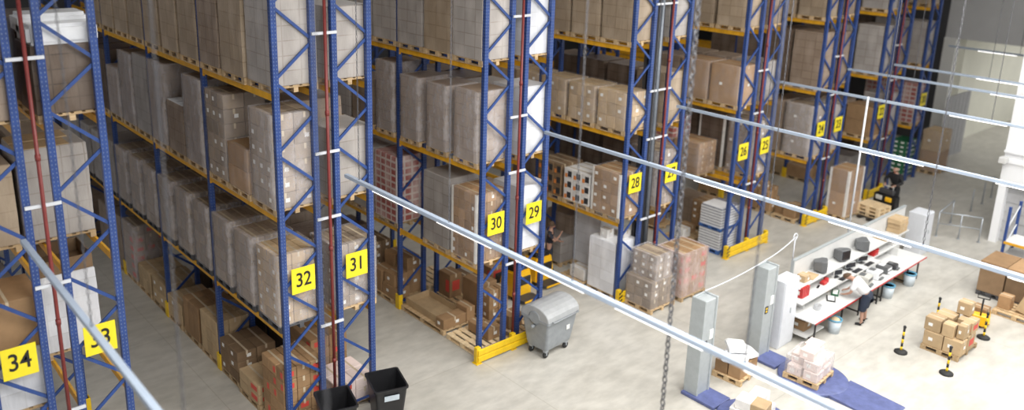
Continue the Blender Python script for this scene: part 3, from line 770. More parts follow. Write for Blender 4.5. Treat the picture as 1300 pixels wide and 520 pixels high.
# rack 24 floor: heap of cartons
pallet(16.4, .62, 1.05, 1.0, 'pallet under rack twenty-four with lowest cartons'); pallet(16.5, 1.8, 1.05, 1.1, 'pallet under rack twenty-four with the highest carton heap')
hp = 0
for (x, y, z, sx, sy, sz, d) in ((16.2, .45, 0, .4, .5, .5, 'front'), (16.7, .5, 0, .4, .5, .4, 'front right'), (16.3, .9, 0, .4, .35, .35, 'low'), (16.15, 1.5, 0, .4, .5, .4, 'bottom left'), (16.15, 2.05, 0, .4, .5, .4, 'bottom far left'), (16.6, 1.6, 0, .4, .5, .45, 'bottom right'),
                                 (16.15, 1.6, .4, .38, .45, .35, 'second-tier left'), (16.15, 2.1, .4, .38, .45, .35, 'second-tier far left'), (16.6, 1.7, .45, .4, .5, .4, 'second-tier right'), (16.2, 1.8, .75, .38, .42, .35, 'topmost'), (16.65, 2.2, 0, .4, .5, .6, 'back')):
    carton(x, y, PH+z, sx, sy, sz-.004, '%s brown carton in the heap under rack twenty-four' % d, 'card', 'label' if hp % 2 else None, group='carton heap under rack twenty-four'); hp += 1
pallet(21.4, .7, 1.0, 1.0, 'pallet under rack twenty-two behind the man on the order picker')
tray(21.4, .7, PH, .9, .9, .35, 'open brown carton under rack twenty-two behind order picker', 'card_grey')
# tall boxed pallets in front of the rows
def tall_box(x, y, lx, ly, h, label, edges):
    r = thing('pallet_load', label, 'pallet load', (x, y, 0)); link('pallet', pallet_mesh(lx, ly, 'wood'), r)
    link('carton', carton_mesh(lx-.04, ly-.04, h/2-.005, 'card', 'label' if edges else None), r, (0, 0, .146)); link('carton', carton_mesh(lx-.04, ly-.04, h/2-.005, 'card_light' if not edges else 'card', 'label' if not edges else None), r, (0, 0, .146+h/2))
    if edges:
        for sx in (-1, 1):
            for sy in (-1, 1):
                m = MB(); m.prism([(0, 0), (-sx*.09, 0), (-sx*.09, -sy*.012), (-sx*.012, -sy*.012), (-sx*.012, -sy*.09), (0, -sy*.09)], 'z', 0, h)
                m.build('edge_board', M['board'], r, (sx*lx/2, sy*ly/2, .146))
    link('stretch_wrap', wrap_mesh(lx+.03, ly+.03, h+.02, 'wrap_thin'), r, (0, 0, .146))
tall_box(18.35, -.5, 1.2, .8, 1.85, 'tall brown carton stack with white edge boards before rack twenty-four', True)
tall_box(27.5, -.15, 1.2, .85, 1.9, 'tall plain brown wrapped carton stack by the far wall', False)
# green and red crates by rack 20
r = thing('crate_stack', 'dark green and red crate stack on pallet under rack twenty', 'crates', (25.45, .62, 0)); link('pallet', pallet_mesh(1.0, 1.0, 'wood'), r)
cr = MB(); t = .015
cr.box(-.24, .24, -.32, .32, 0, t); cr.box(-.24, .24, -.32, -.3, t, .2); cr.box(-.24, .24, .3, .32, t, .2); cr.box(-.24, -.22, -.3, .3, t, .2); cr.box(.22, .24, -.3, .3, t, .2)
for s in (-.14, .14): cr.box(-.25, -.24, s-.07, s+.07, .08, .15, 1)
for s in (-.1, .1): cr.box(s-.06, s+.06, -.33, -.32, .08, .15, 1)
mg = cr.mesh('crate', [M['green'], M['label']]); mr_ = cr.mesh('crate', [M['green'], M['label_red']])
for k in range(8):
    for i in (-.25, .25):
        for jj, j in enumerate((-.33,)):
            link('crate', mr_ if (k*3+jj+int(i*4)) % 3 == 0 else mg, r, (i, -.18, .146+.205*k)); 
    link('crate', mg, r, (-.25, .47-.01, .146+.205*k)) if False else None

# ---------------------------------------------------------------- big boxed goods at the right edge
for i, (y0, y1, nm) in enumerate(((-7.42, -6.7, 'left'), (-8.6, -7.46, 'right'))):
    r = thing('pallet_box', '%s big brown lidded carton at the right edge below the shelf' % ('narrow' if i == 0 else 'wide label-bearing'), 'pallet box', (15.55, (y0+y1)/2, 0), 0, 'big lidded cartons')
    ly = y1-y0
    link('pallet', pallet_mesh(1.2, ly, 'pal_dark'), r)
    m = MB(); m.box(-.6, .6, -ly/2, ly/2, 0, .9); m.build('sleeve', M['card_dark'], r, (0, 0, .146), bevel=.01)
    m = MB(); m.box(-.615, .615, -ly/2-.012, ly/2+.012, 0, .13); m.build('lid', M['card'], r, (0, 0, 1.02), bevel=.008)
    if i: m = MB(); m.box(-.612, -.604, .18, .42, .68, .9); m.build('label', M['label'], r, (0, 0, .146))['label'] = 'white paper label'
pallet(14.35, -8.15, 1.0, 1.2, 'wooden pallet at the right edge with leaning cartons')
carton(14.3, -7.75, PH, .35, .34, .4, 'small carton on pallet at the right edge', 'card')
o = carton(14.3, -8.12, PH+.06, .3, .32, .72, 'leaning long brown carton at the right edge', 'card_light'); o.rotation_euler = (.32, 0, .1); o.location = (14.3, -8.2, PH+.05)
o = carton(14.2, -8.5, PH+.05, .32, .14, .8, 'leaning pale pinkish flat carton at the right edge', 'card_pink'); o.rotation_euler = (.42, 0, 0)
# white shelf behind
r = thing('shelf_rack', 'blue-post shelf with white boards and orange edges at right edge', 'shelf', (17.1, -6.6, 0))
for x in (0, .95):
    for y in (0, -2.2):
        m = MB(); m.box(x-.04, x+.04, y-.04, y+.04, 0, 2.4); m.build('post', M['blue'], r, bevel=.004)
m = MB()
for k in range(3): m.bar((0, 0, .3+.65*k), (.95, 0, .3+.65*(k+1)), .03, .03)
m.build('brace', M['white_steel'], r)
for z in (.72, 1.2):
    m = MB(); m.box(-.03, .98, -2.2, 0, z, z+.03); m.build('shelf_board', M['white'], r)
    m = MB(); m.box(-.06, -.03, -2.2, 0, z-.06, z+.02); m.build('shelf_edge', M['orange'], r)

# ---------------------------------------------------------------- carton pile with bollards
pallet(10.62, -7.6, 1.3, .98, 'wooden pallet under the carton pile between the bollards')
K = 0
for (x, y, z, sx, sy, sz, lab, d) in ((10.2, -7.38, 0, .4, .5, .42, 'label', 'bottom front left'), (10.2, -7.88, 0, .4, .46, .42, 'label', 'bottom front right'), (10.65, -7.38, 0, .45, .5, .42, None, 'bottom middle'), (10.7, -7.88, 0, .5, .46, .45, 'label_red', 'bottom side'), (11.1, -7.45, 0, .4, .5, .5, None, 'bottom back'),
                                      (10.25, -7.3, .42, .42, .42, .38, 'label', 'upper front left'), (10.2, -7.7, .42, .34, .3, .36, None, 'upper narrow'), (10.35, -7.98, .43, .4, .2, .4, 'label', 'upper right'), (10.75, -7.4, .43, .5, .45, .36, None, 'upper flat'), (10.85, -7.9, .45, .5, .4, .35, 'label_red', 'upper side'), (11.05, -7.72, .82, .34, .34, .36, 'label', 'topmost')):
    carton(x, y, PH+z, sx-.005, sy-.005, sz-.004, '%s brown carton of the pile between the bollards' % d, 'card_light', lab, group='carton pile between bollards')
def bollard(x, y, label):
    r = thing('bollard', label, 'bollard', (x, y, 0), 0, 'yellow and black bollards')
    m = MB(); m.lathe([(.17, 0), (.17, .04), (.12, .07), (.04, .09)], n=18); m.build('base', M['rubber'], r)
    m = MB()
    for k in range(6): m.lathe([(.03, .08+.11*k), (.03, .08+.11*(k+1))], n=12, m=k % 2)
    m.lathe([(.04, .74), (.04, .79), (.015, .81)], n=12, m=1); m.build('post', [M['yellow'], M['black']], r)
bollard(9.29, -6.89, 'yellow and black bollard standing alone left of the carton pile'); bollard(9.13, -8.14, 'yellow and black bollard in front of the carton pile')
bollard(12.0, -8.0, 'yellow and black bollard at the right side of the carton pile'); bollard(11.9, -6.75, 'yellow and black bollard mostly hidden behind the carton pile')
r = thing('hand_pallet_truck', 'small yellow hand pallet truck behind the carton pile', 'pallet truck', (12.75, -7.6, 0), .3)
m = MB(); m.box(0, 1.1, -.26, -.1, .06, .12); m.box(0, 1.1, .1, .26, .06, .12); m.build('forks', M['truck_yellow'], r, bevel=.01)
m = MB(); m.box(-.25, .02, -.2, .2, .06, .4); m.build('chassis', M['truck_yellow'], r, bevel=.03)
m = MB(); m.tube([(-.2, 0, .35), (-.4, 0, 1.0)], .025); m.tube([(-.4, -.15, 1.0), (-.42, -.15, 1.15), (-.42, .15, 1.15), (-.4, .15, 1.0), (-.4, -.15, 1.0)], .018); m.build('tiller', M['black'], r)
m = MB(); T = Matrix.Rotation(PI/2, 4, 'X'); m.lathe([(.09, -.06), (.09, .06)], n=14, T=Matrix.Translation((-.15, 0, .09)) @ T); m.build('wheel', M['rubber'], r)
carton(13.15, -7.47, .125, .4, .4, .3, 'small carton riding on the hand pallet truck', 'card')

# ---------------------------------------------------------------- packing bench
BR = .018; BO = Vector((7.45, -4.0, 0))
def bp(x, y, z): return BO+Matrix.Rotation(BR, 3, 'Z') @ Vector((x, y, z))
LB = 7.3
r = thing('packing_bench', 'long white packing bench with shelves and panel in the open area', 'workbench', BO, BR)
m = MB(); m.box(.95, 8.35, -.02, .05, 0, 1.9); m.build('partition_panel', M['white'], r)
m = MB(); m.box(.93, 8.37, -.03, .06, 1.9, 1.94); m.box(.9, .95, -.03, .06, 0, 1.94); m.build('panel_edge', M['grey_steel'], r)
m = MB(); m.box(.5, 7.7, -.48, -.02, 1.32, 1.36); m.build('upper_shelf', M['white'], r)
m = MB(); m.box(.25, 5.1, -.74, -.03, 1.02, 1.05); m.build('lower_shelf', M['white'], r)
m = MB(); m.box(5.12, 7.1, -.5, -.03, 1.02, 1.05); m.build('lower_shelf', M['white'], r)
for k in range(3):
    x0 = .05+k*LB/3; m = MB(); m.box(x0, x0+LB/3-.01, -1.28, -.03, .72, .755); m.build('table_top', M['white'], r, bevel=.004)
    m = MB(); m.box(x0, x0+LB/3-.01, -1.295, -1.281, .715, .757); m.build('edge_strip', M['red'], r)
for k, x in enumerate((.35, 1.9, 3.0, 4.2, 4.5, 6.3, 7.1)):
    m = MB()
    for y in (-1.15, -.2): m.box(x-.02, x+.02, y-.02, y+.02, 0, .72)
    m.box(x-.02, x+.02, -1.15, -.2, .1, .14); m.box(x-.02, x+.02, -1.2, -.1, .68, .72); m.build('trestle', M['black'], r)
for x in (.6, 2.6, 4.7, 6.6):
    m = MB(); m.box(x-.012, x+.012, -.46, -.02, 1.05, 1.32); m.box(x-.012, x+.012, -.64, -.02, .755, 1.02); m.build('shelf_support', M['white'], r)
m = MB(); m.box(.1, 1.1, -1.05, -.3, .2, .23); m.build('under_shelf', M['white'], r)
# white cabinets at both ends
def cabinet(p0, sx, sy, h, label):
    r = thing('cabinet', label, 'cabinet', p0, BR, 'white cabinets at the bench ends')
    m = MB(); m.box(0, sx, -sy, 0, 0, h); m.build('body', M['white_steel'], r, bevel=.01)
    m = MB(); m.box(.02, sx-.02, -sy-.018, -sy, .08, h-.03); m.box(sx/2-.004, sx/2+.004, -sy-.02, -sy-.01, .08, h-.03)
    d = m.build('door', M['white_steel'], r)
    m = MB(); m.box(sx/2+.03, sx/2+.05, -sy-.04, -sy-.018, h*.5, h*.5+.15); m.build('handle', M['grey_steel'], d)
cabinet((6.72, -4.3, 0), .75, .4, 1.97, 'tall white cabinet at left bench end beside grey wrapper mast')
cabinet((16.45, -3.75, 0), .75, .55, 1.55, 'white cabinet at the far right end of packing bench')
# things on the bench
def crt(x, y, z, rz, label, mat='crt'):
    p = bp(x, y, z); r = thing('crt_monitor', label, 'monitor', p, rz+BR, 'grey tube monitors')
    m = MB(); m.loft([[(-.2, -.02, .04), (.2, -.02, .04), (.2, -.02, .38), (-.2, -.02, .38)], [(-.2, .12, .04), (.2, .12, .04), (.2, .12, .38), (-.2, .12, .38)], [(-.13, .34, .08), (.13, .34, .08), (.13, .34, .32), (-.13, .34, .32)]])
    m.build('housing', M[mat], r, bevel=.015)
    m = MB(); m.box(-.165, .165, -.028, -.018, .08, .35); m.build('screen', M['screen'], r)
    m = MB(); m.lathe([(.13, 0), (.11, .03), (.05, .05)], c=(0, .12, 0), n=14); m.build('foot', M['crt'], r)
crt(2.15, -.39, 1.362, .5, 'leftmost grey tube monitor on top shelf of packing bench'); crt(3.35, -.39, 1.362, -.25, 'middle grey tube monitor on top shelf of packing bench'); crt(4.75, -.39, 1.362, .7, 'rightmost grey tube monitor on top shelf of packing bench')
def flat(x, y, z, rz, which):
    p = bp(x, y, z); r = thing('flat_monitor', '%s flat screen on lower shelf of packing bench' % which, 'monitor', p, rz+BR, 'flat screens on the bench')
    m = MB(); m.box(-.2, .2, -.02, .02, .08, .255); m.build('housing', M['grey_steel'], r, bevel=.006)
    m = MB(); m.box(-.18, .18, -.026, -.02, .1, .24); m.build('screen', M['screen'], r)
    m = MB(); m.box(-.02, .02, 0, .02, 0, .1); m.box(-.1, .1, -.06, .08, 0, .015); m.build('stand', M['dark'], r)
for i, x in enumerate((2.75, 3.6, 4.4)):
    flat(x, -.46, 1.052, -.35, ('leftmost', 'middle', 'rightmost')[i])
    k = thing('keyboard', '%s black keyboard on lower bench shelf before flat screen' % ('leftmost', 'middle', 'rightmost')[i], 'keyboard', bp(x+.12, -.64, 1.052), BR, 'black keyboards')
    m = MB(); m.box(-.22, .22, -.075, .075, 0, .018); m.build('case', M['black'], k, bevel=.004)
    m = MB()
    for a in range(14):
        for b in range(4): m.box(-.205+a*.029, -.205+a*.029+.022, -.06+b*.03, -.06+b*.03+.022, .018, .025)
    m.build('keys', M['dark'], k)
def printer(x, y, z, rz, sx, sy, h, label, a, b):
    r = thing('printer', label, 'printer', bp(x, y, z), rz+BR, 'printers on the bench')
    m = MB(); m.box(-sx/2, sx/2, -sy/2, sy/2, 0, h); m.build('case', M[a], r, bevel=.02, seg=2)
    m = MB(); m.prism([(-sy/2-.07, .03), (-sy/2+.002, .03), (-sy/2+.002, .06), (-sy/2-.07, .045)], 'x', -sx*.35, sx*.35); m.build('paper_tray', M[b], r)
    m = MB(); m.box(-sx*.4, sx*.4, -sy/2-.006, -sy/2+.01, h*.55, h*.85); m.build('front_panel', M[b], r)
    m = MB(); m.box(-sx*.3, sx*.3, -.02, sy/2-.05, h, h+.012); m.build('top_slot', M[b], r)
printer(3.6, -.93, .756, .1, .42, .38, .3, 'large cream printer on the bench beside the man', 'crt_light', 'crt'); printer(4.35, -.9, .756, .05, .38, .4, .24, 'grey and white printer right of the cream printer', 'sheet', 'crt')
printer(5.0, -.9, .756, 0, .34, .38, .22, 'dark grey printer right of the grey and white one', 'crt', 'sheet'); printer(5.5, -.95, .756, .1, .3, .3, .16, 'small black printer nearest the paper sheets on bench', 'dark', 'crt')
# folders and small goods
for i in range(4):
    r = MB(); r.box(-.04, .04, -.14, .14, 0, .3); r.box(-.042, -.039, -.05, .05, .08, .2, 1)
    tag(r.build('ring_binder', [M['red'], M['label']], loc=bp(.62+.1*i, -.42, 1.052), rz=BR+.04*i, bevel=.003), '%s red ring binder on lower shelf at left bench end' % ('leftmost', 'second', 'third', 'rightmost')[i], 'binder', 'red binders')
for i in range(3):
    r = MB(); r.box(-.15, .15, -.11, .11, 0, .05)
    tag(r.build('red_folder', M['red'], loc=bp(5.35+.07*i, -.36, 1.052+.052*i), rz=.2*i, bevel=.004), '%s red folder in flat pile on lower bench shelf' % ('bottom', 'middle', 'top')[i], 'folder', 'flat red folders')
for i, (x, y) in enumerate(((2.0, -.45), (2.25, -.4))):
    r = MB(); r.box(-.09, .09, -.07, .07, 0, .09); r.prism([(-.09, .09), (0, .13), (.09, .09)], 'y', -.05, .05)
    tag(r.build('tape_dispenser', M['red'], loc=bp(x, y, 1.052), rz=.5*i, bevel=.008), '%s red tape dispenser on lower shelf left of screens' % ('left', 'right')[i], 'dispenser', 'red tape dispensers')
r = MB(); r.box(-.2, .2, -.12, .12, 0, .03); r.box(-.17, .17, -.09, .09, .03, .035, 1)
tag(r.build('document_tray', [M['black'], M['label']], loc=bp(1.85, -.8, .756), rz=.5, bevel=.004), 'black tray with paper on bench in front of the man', 'tray')
r = MB(); r.box(-.2, .2, -.1, .1, 0, .05); r.box(-.17, .17, -.07, .07, .05, .055, 1)
tag(r.build('document_tray', [M['green'], M['label']], loc=bp(2.3, -.7, .756), rz=.4, bevel=.004), 'green tray on bench behind the black tray', 'tray')
r = MB(); r.box(-.12, .12, -.03, .03, 0, .015)
tag(r.build('handheld_scanner', M['black'], loc=bp(1.7, -.45, 1.052), rz=.3, bevel=.004), 'flat black scanner on lower shelf above the cable coil', 'scanner')
r = MB()
for k in range(3):
    r.tube([(.13*math.cos(a*PI/6)+.07*k, .1*math.sin(a*PI/6), .02+.012*k) for a in range(13)], .014, 6)
tag(r.build('cable_coil', M['cable'], loc=bp(.95, -.85, .756), rz=.3), 'grey coiled cable lying on the left bench end', 'cable')
for i in range(3):
    r = MB(); r.box(-.15, .15, -.105, .105, 0, .006)
    tag(r.build('paper_sheet', M['label'], loc=bp((5.95, 6.4, 6.75)[i], (-.9, -.8, -.95)[i], .756), rz=(.3, -.2, .1)[i]), '%s white paper sheet on the right end of bench' % ('left', 'middle', 'right')[i], 'paper', 'paper sheets on bench')
carton(*bp(1.1, -.27, 1.362), .3, .26, .2, 'small carton on top shelf at left bench end', 'card_light', 'label')
r = MB(); r.box(-.25, .25, -.16, .16, 0, .02); tag(r.build('flat_cardboard', M['card_light'], loc=bp(1.55, -.25, 1.362), rz=.15, bevel=.004), 'flat cardboard blank on top shelf beside the small carton', 'cardboard')
tray(*bp(6.25, -.26, 1.362), .5, .4, .1, 'open flat cardboard tray on top shelf near right bench end', 'card_light')
for i, (dx, z) in enumerate(((0, 0), (.03, .16), (-.02, .32))):
    carton(*bp(7.25+dx, -.25, 1.362+z), .62, .42, .155, '%s flat brown carton stacked on right end of top bench shelf' % ('bottom', 'middle', 'top')[i], 'card_light', None, BR, 'flat cartons on the bench top shelf')
carton(*bp(.55, -.65, .232), .4, .4, .3, 'carton stored on the low board under left bench end', 'card', 'label')
carton(*bp(6.6, -.9, 0), .4, .35, .3, 'carton on the floor under the right bench end', 'card_light')
carton(*bp(2.25, -.42, .756), .2, .2, .25, 'small light carton upright on bench behind green tray', 'card_light')
def pail(x, y, label, full=None):
    r = thing('waste_bin', label, 'waste bin', bp(x, y, 0), 0, 'waste bins under the bench')
    m = MB(); m.lathe([(.15, 0), (.19, .42), (.175, .42), (.14, .02), (0, .02)], n=18); m.build('pail', M['pail_white'], r)
    m = MB(); m.lathe([(.17, .385), (.2, .385), (.2, .43), (.172, .43), (.17, .385)], n=18); m.build('rim', M['pail_blue'], r)
    if full: m = MB(); m.lathe([(.16, .36), (.12, .42), (.05, .46), (0, .46)], n=12); m.build('contents', M[full], r)
pail(1.45, -1.18, 'pale bin with blue rim and yellowish rubbish under left bench', 'label_orange' if False else 'wood_new'); pail(4.95, -1.15, 'pale blue-rimmed bin under middle of bench'); pail(6.4, -1.2, 'pale blue-rimmed bin under right end of bench')
# white pole and cable above the bench
m = MB(); m.tube([(0, 0, 0), (.0, 0, 4.3)], .03, 10); tag(m.build('service_pole', M['white_steel'], loc=(11.78, -3.86, 1.75+.2)), 'thin white vertical pole rising from the bench panel', 'pole')
m = MB(); m.tube([(8.36, -3.95, 1.95), (8.36, -3.95, 2.55)], .018, 8)
m.tube([(8.36+.1*math.cos(a), -3.95, 2.65+.1*math.sin(a)) for a in [k*PI/6-PI/2 for k in range(13)]], .018, 6)
tag(m.build('cable_post', M['white_steel']), 'short white post with ring on left end of bench panel', 'post')
m = MB(); pts = []
for a, b in (((3.25, -4.55, 2.72), (6.05, -4.45, 2.74)), ((6.05, -4.45, 2.74), (8.36, -3.97, 2.66))):
    for k in range(9):
        t = k/8; p = Vector(a).lerp(Vector(b), t); p.z -= .05*t*(1-t)*4; pts.append(p)
m.tube(pts, .016, 6)
tag(m.build('overhead_cable', M['white_steel']), 'white cable strung between the two wrapper masts and the bench', 'cable')

# ---------------------------------------------------------------- pallet wrapping machines
def wrapper(x, y, label):
    r = thing('pallet_wrapper', label, 'wrapping machine', (x, y, 0), 0, 'pallet wrapping machines')
    m = MB(); m.box(-.24, .24, -.17, .17, 0, 2.56); m.box(-.26, -.2, -.2, .2, .02, 2.6); m.box(.2, .26, -.2, .2, .02, 2.6); m.box(-.2, .2, .14, .2, .02, 2.6); m.build('mast', M['grey_steel'], r, bevel=.012)
    m = MB(); m.box(-.16, -.02, -.185, -.17, 1.3, 1.5); m.box(-.14, -.06, -.192, -.185, 1.42, 1.46, 1); m.box(-.14, -.06, -.192, -.185, 1.34, 1.38, 1); m.build('control_box', [M['dark'], M['yellow']], r)
    m = MB(); m.box(.06, .2, -.185, -.17, 1.5, 1.75); m.build('notice', M['label'], r)
    m = MB(); m.box(-.35, .35, -.75, .2, 0, .08); m.build('base_plate', M['blue_dark'], r, bevel=.01)
    m = MB(); m.lathe([(.86, .0), (.86, .07), (.82, .085), (0, .085)], c=(.03, -1.6, 0), n=40); m.build('turntable', M['blue_dark'], r)
    m = MB(); m.prism([(-3.7, 0), (-2.3, 0), (-2.3, .08), (-3.65, .015)], 'x', -.48, .62); m.build('ramp', M['blue_dark'], r, bevel=.004)
wrapper(3.24, -4.58, 'grey pallet wrapper mast with blue turntable, left of the pair'); wrapper(6.08, -4.48, 'grey pallet wrapper mast with blue turntable and ramp beside cabinet')
r = thing('pallet_load', 'white wrapped parcels on the turntable before the tall cabinet', 'pallet load', (6.0, -6.0, .087), .1)
link('pallet', pallet_mesh(1.0, .9, 'wood'), r)
me = carton_mesh(.42, .36, .24, 'card_pink', 'label', None)
for (x, y, z) in ((-.25, -.22, 0), (.2, -.22, 0), (-.25, .2, 0), (.2, .2, 0), (-.2, -.18, .245), (.24, -.15, .245), (-.05, .2, .245), (-.18, -.05, .49), (.22, .02, .49)): link('parcel', me, r, (x, y, .146+z))
link('stretch_wrap', wrap_mesh(.95, .85, .5, 'wrap'), r, (0, 0, .146))
r = thing('pallet_load', 'blurred white and orange parcels on the left turntable', 'pallet load', (3.2, -6.15, .087), .2)
link('pallet', pallet_mesh(1.0, .9, 'wood'), r)
for (x, y, z, mm) in ((-.25, -.22, 0, 'card'), (.2, -.22, 0, 'card_white'), (-.25, .2, 0, 'card_white'), (.2, .2, 0, 'card_white'), (-.2, .1, .245, 'card_white'), (.24, -.05, .245, 'card_white'), (-.2, -.25, .245, 'card_light')): link('parcel', carton_mesh(.42, .36, .24, mm, None, None), r, (x, y, .146+z))
r = thing('pallet_load', 'pallet of cartons with white bags between the two wrapper masts', 'pallet load', (4.75, -4.7, 0), .1)
link('pallet', pallet_mesh(1.0, .8, 'wood'), r)
for (x, y, z) in ((-.22, -.17, 0), (.25, -.17, 0), (-.22, .2, 0), (.25, .2, 0)): link('parcel', carton_mesh(.44, .34, .34, 'card', None, None), r, (x, y, .146+z))
for (x, y, z, a, sx, sy, h) in ((-.2, -.05, .345, .3, .5, .55, .2), (.24, -.08, .345, -.4, .42, .5, .16), (0, .05, .56, .7, .55, .45, .12)):
    rn = random.Random(int(x*90)+40); m = MB(); rings = []
    for j in range(5):
        t = j/4; w = (.88, 1.03, 1.0, .97, .8)[j]
        rings.append([(w*sx/2*u*(1+.1*rn.random()), w*sy/2*v*(1+.1*rn.random()), h*t+.03*rn.random()) for u, v in ((-1, -1), (0, -1.05), (1, -1), (1.05, 0), (1, 1), (0, 1.05), (-1, 1), (-1.05, 0))])
    m.loft(rings, 0, True); m.build('white_bag', M['sheet'], r, (x, y, .146+z), a)

# ---------------------------------------------------------------- waste container
r = thing('waste_container', 'grey four-wheeled waste container with domed lid on the floor', 'waste container', (1.82, -.82, 0), .08)
def rect(lx, ly, z, q=.06):
    P = []
    for sx, sy, a0 in ((1, -1, -PI/2), (1, 1, 0), (-1, 1, PI/2), (-1, -1, PI)):
        for k in range(4):
            a = a0+k*PI/6; P.append((sx*(lx/2-q)+q*math.cos(a), sy*(ly/2-q)+q*math.sin(a), z))
    return P
m = MB(); m.loft([rect(.98, .66, .24), rect(1.02, .72, .34), rect(1.2, .92, 1.06), rect(1.27, .99, 1.07), rect(1.27, .99, 1.15)], 0, True); m.build('body', M['bin_grey'], r, bevel=.006)
m = MB(); prof = [(-.5, 1.14)]
for k in range(11):
    a = PI-PI*k/10; prof.append((.49*math.cos(a), 1.17+.3*math.sin(a)))
prof.append((.5, 1.14))
m.prism(prof, 'x', -.63, .63); m.build('lid', M['bin_lid'], r, bevel=.015)
m = MB(); m.tube([(-.5, -.52, 1.16), (-.5, -.57, 1.16), (.5, -.57, 1.16), (.5, -.52, 1.16)], .018, 8); m.build('lid_handle', M['bin_grey'], r)
for s in (-1, 1):
    m = MB(); T = Matrix.Translation((s*.64, 0, .92)) @ Matrix.Rotation(s*PI/2, 4, 'Y'); m.lathe([(.045, -.03), (.045, .08), (.03, .09), (0, .09)], n=14, T=T); m.build('trunnion', M['bin_grey'], r)
    m = MB(); m.lathe([(.19, 0), (.19, .012), (.15, .014)], n=20, T=Matrix.Translation((s*.62, 0, 1.16)) @ Matrix.Rotation(s*PI/2, 4, 'Y')); m.build('hinge_plate', M['bin_grey'], r)
m = MB(); m.box(.2, .32, -.435, -.42, .68, .8); m.build('notice', M['label'], r)
for sx in (-1, 1):
    for sy in (-1, 1):
        m = MB(); m.box(-.06, .06, -.05, .05, .17, .25); m.box(-.02, .02, -.045, -.03, .08, .18); m.box(-.02, .02, .03, .045, .08, .18)
        c = m.build('caster', M['galv'], r, (sx*.4, sy*.25, 0))
        m = MB(); m.lathe([(.06, -.028), (.095, -.022), (.095, .022), (.06, .028)], n=16, T=Matrix.Translation((0, 0, .095)) @ Matrix.Rotation(PI/2, 4, 'X')); m.build('wheel', M['rubber'], c)
# two black open bins at the lower edge
def black_bin(x, y, rz, label, sticker):
    r = thing('black_bin', label, 'bin', (x, y, 0), rz, 'black open bins')
    m = MB(); m.loft([rect(.52, .6, .1), rect(.56, .64, .14), rect(.74, .84, 1.06), rect(.8, .9, 1.06), rect(.8, .9, 1.1), rect(.72, .82, 1.1), rect(.7, .8, 1.0), rect(.5, .58, .16)], 0, True); m.build('body', M['black'], r)
    for sx in (-1, 1):
        m = MB(); m.lathe([(.06, -.02), (.1, -.018), (.1, .018), (.06, .02)], n=16, T=Matrix.Translation((sx*.29, .25, .1)) @ Matrix.Rotation(PI/2, 4, 'Y')); m.build('wheel', M['rubber'], r)
    m = MB(); m.tube([(-.25, .47, .98), (-.25, .52, 1.02), (.25, .52, 1.02), (.25, .47, .98)], .018, 8); m.build('handle', M['black'], r)
    if sticker: m = MB(); m.add([(-.17, -.432, .82), (.17, -.432, .82), (.17, -.445, .95), (-.17, -.445, .95)], [(0, 1, 2, 3)]); m.add([(-.17, -.42, .82), (.17, -.42, .82), (.17, -.43, .95), (-.17, -.43, .95)], [(3, 2, 1, 0)]); m.build('sticker', M['pail_white'], r)
black_bin(-3.42, -.9, -.3, 'right black open bin with pale sticker at the lower edge', True); black_bin(-4.7, -.86, -.28, 'left black open bin at the lower edge below sign thirty-two', False)

# ---------------------------------------------------------------- yellow pallet trucks and order picker
def truck(x, y, label, rz=0):
    """operator end towards -Y, forks towards +Y"""
    r = thing('pallet_truck', label, 'pallet truck', (x, y, 0), rz, 'yellow electric pallet trucks')
    m = MB(); m.loft([[(-.36, -.35, .1), (.36, -.35, .1), (.36, .32, .1), (-.36, .32, .1)], [(-.37, -.36, .5), (.37, -.36, .5), (.37, .33, .5), (-.37, .33, .5)], [(-.33, -.3, .92), (.33, -.3, .92), (.33, .27, .86), (-.33, .27, .86)]]); m.build('body', M['truck_yellow'], r, bevel=.04, seg=2)
    m = MB(); m.box(-.3, .3, -.37, -.3, .45, .72); m.build('front_panel', M['black'], r, bevel=.02)
    m = MB(); m.prism([(-.28, .9), (.2, .87), (.12, 1.02), (-.18, 1.06)], 'x', -.27, .27); m.build('console', M['black'], r, bevel=.02)
    m = MB(); m.box(-.12, .14, -.1, .1, 1.05, 1.065); m.build('clipboard', M['label'], r)
    m = MB(); m.tube([(-.2, -.22, .98), (-.2, -.36, 1.1), (.2, -.36, 1.1), (.2, -.22, .98)], .022, 8); m.build('handle', M['black'], r)
    m = MB(); m.loft([rect(.66, .42, .1, .12), rect(.66, .42, .15, .12)]); m.build('platform', M['dark'], r, (0, -.56, 0)); 
    m = MB(); m.box(-.3, .3, -.78, -.765, .1, .155); m.build('platform_edge', M['truck_yellow'], r)
    m = MB(); m.box(-.36, .36, .3, .55, .08, .62); m.build('battery_cover', M['dark'], r, bevel=.03)
    for s in (-1, 1):
        m = MB(); m.box(s*.19-.085, s*.19+.085, .5, 1.7, .09, .15); m.build('fork', M['black'], r, bevel=.008)
        m = MB(); m.lathe([(.05, -.05), (.075, -.045), (.075, .045), (.05, .05)], n=14, T=Matrix.Translation((s*.28, -.25, .075)) @ Matrix.Rotation(PI/2, 4, 'Y')); m.build('wheel', M['rubber'], r)
    return r
truck(3.3, 2.15, 'yellow stand-on pallet truck nearest to sign twenty-nine, behind the rack'); truck(4.55, 2.5, 'yellow stand-on pallet truck by the man in dark shirt')
carton(3.3, 3.25, .152, .5, .5, .5, 'carton standing on the forks of the near yellow truck', 'card', 'label_red')
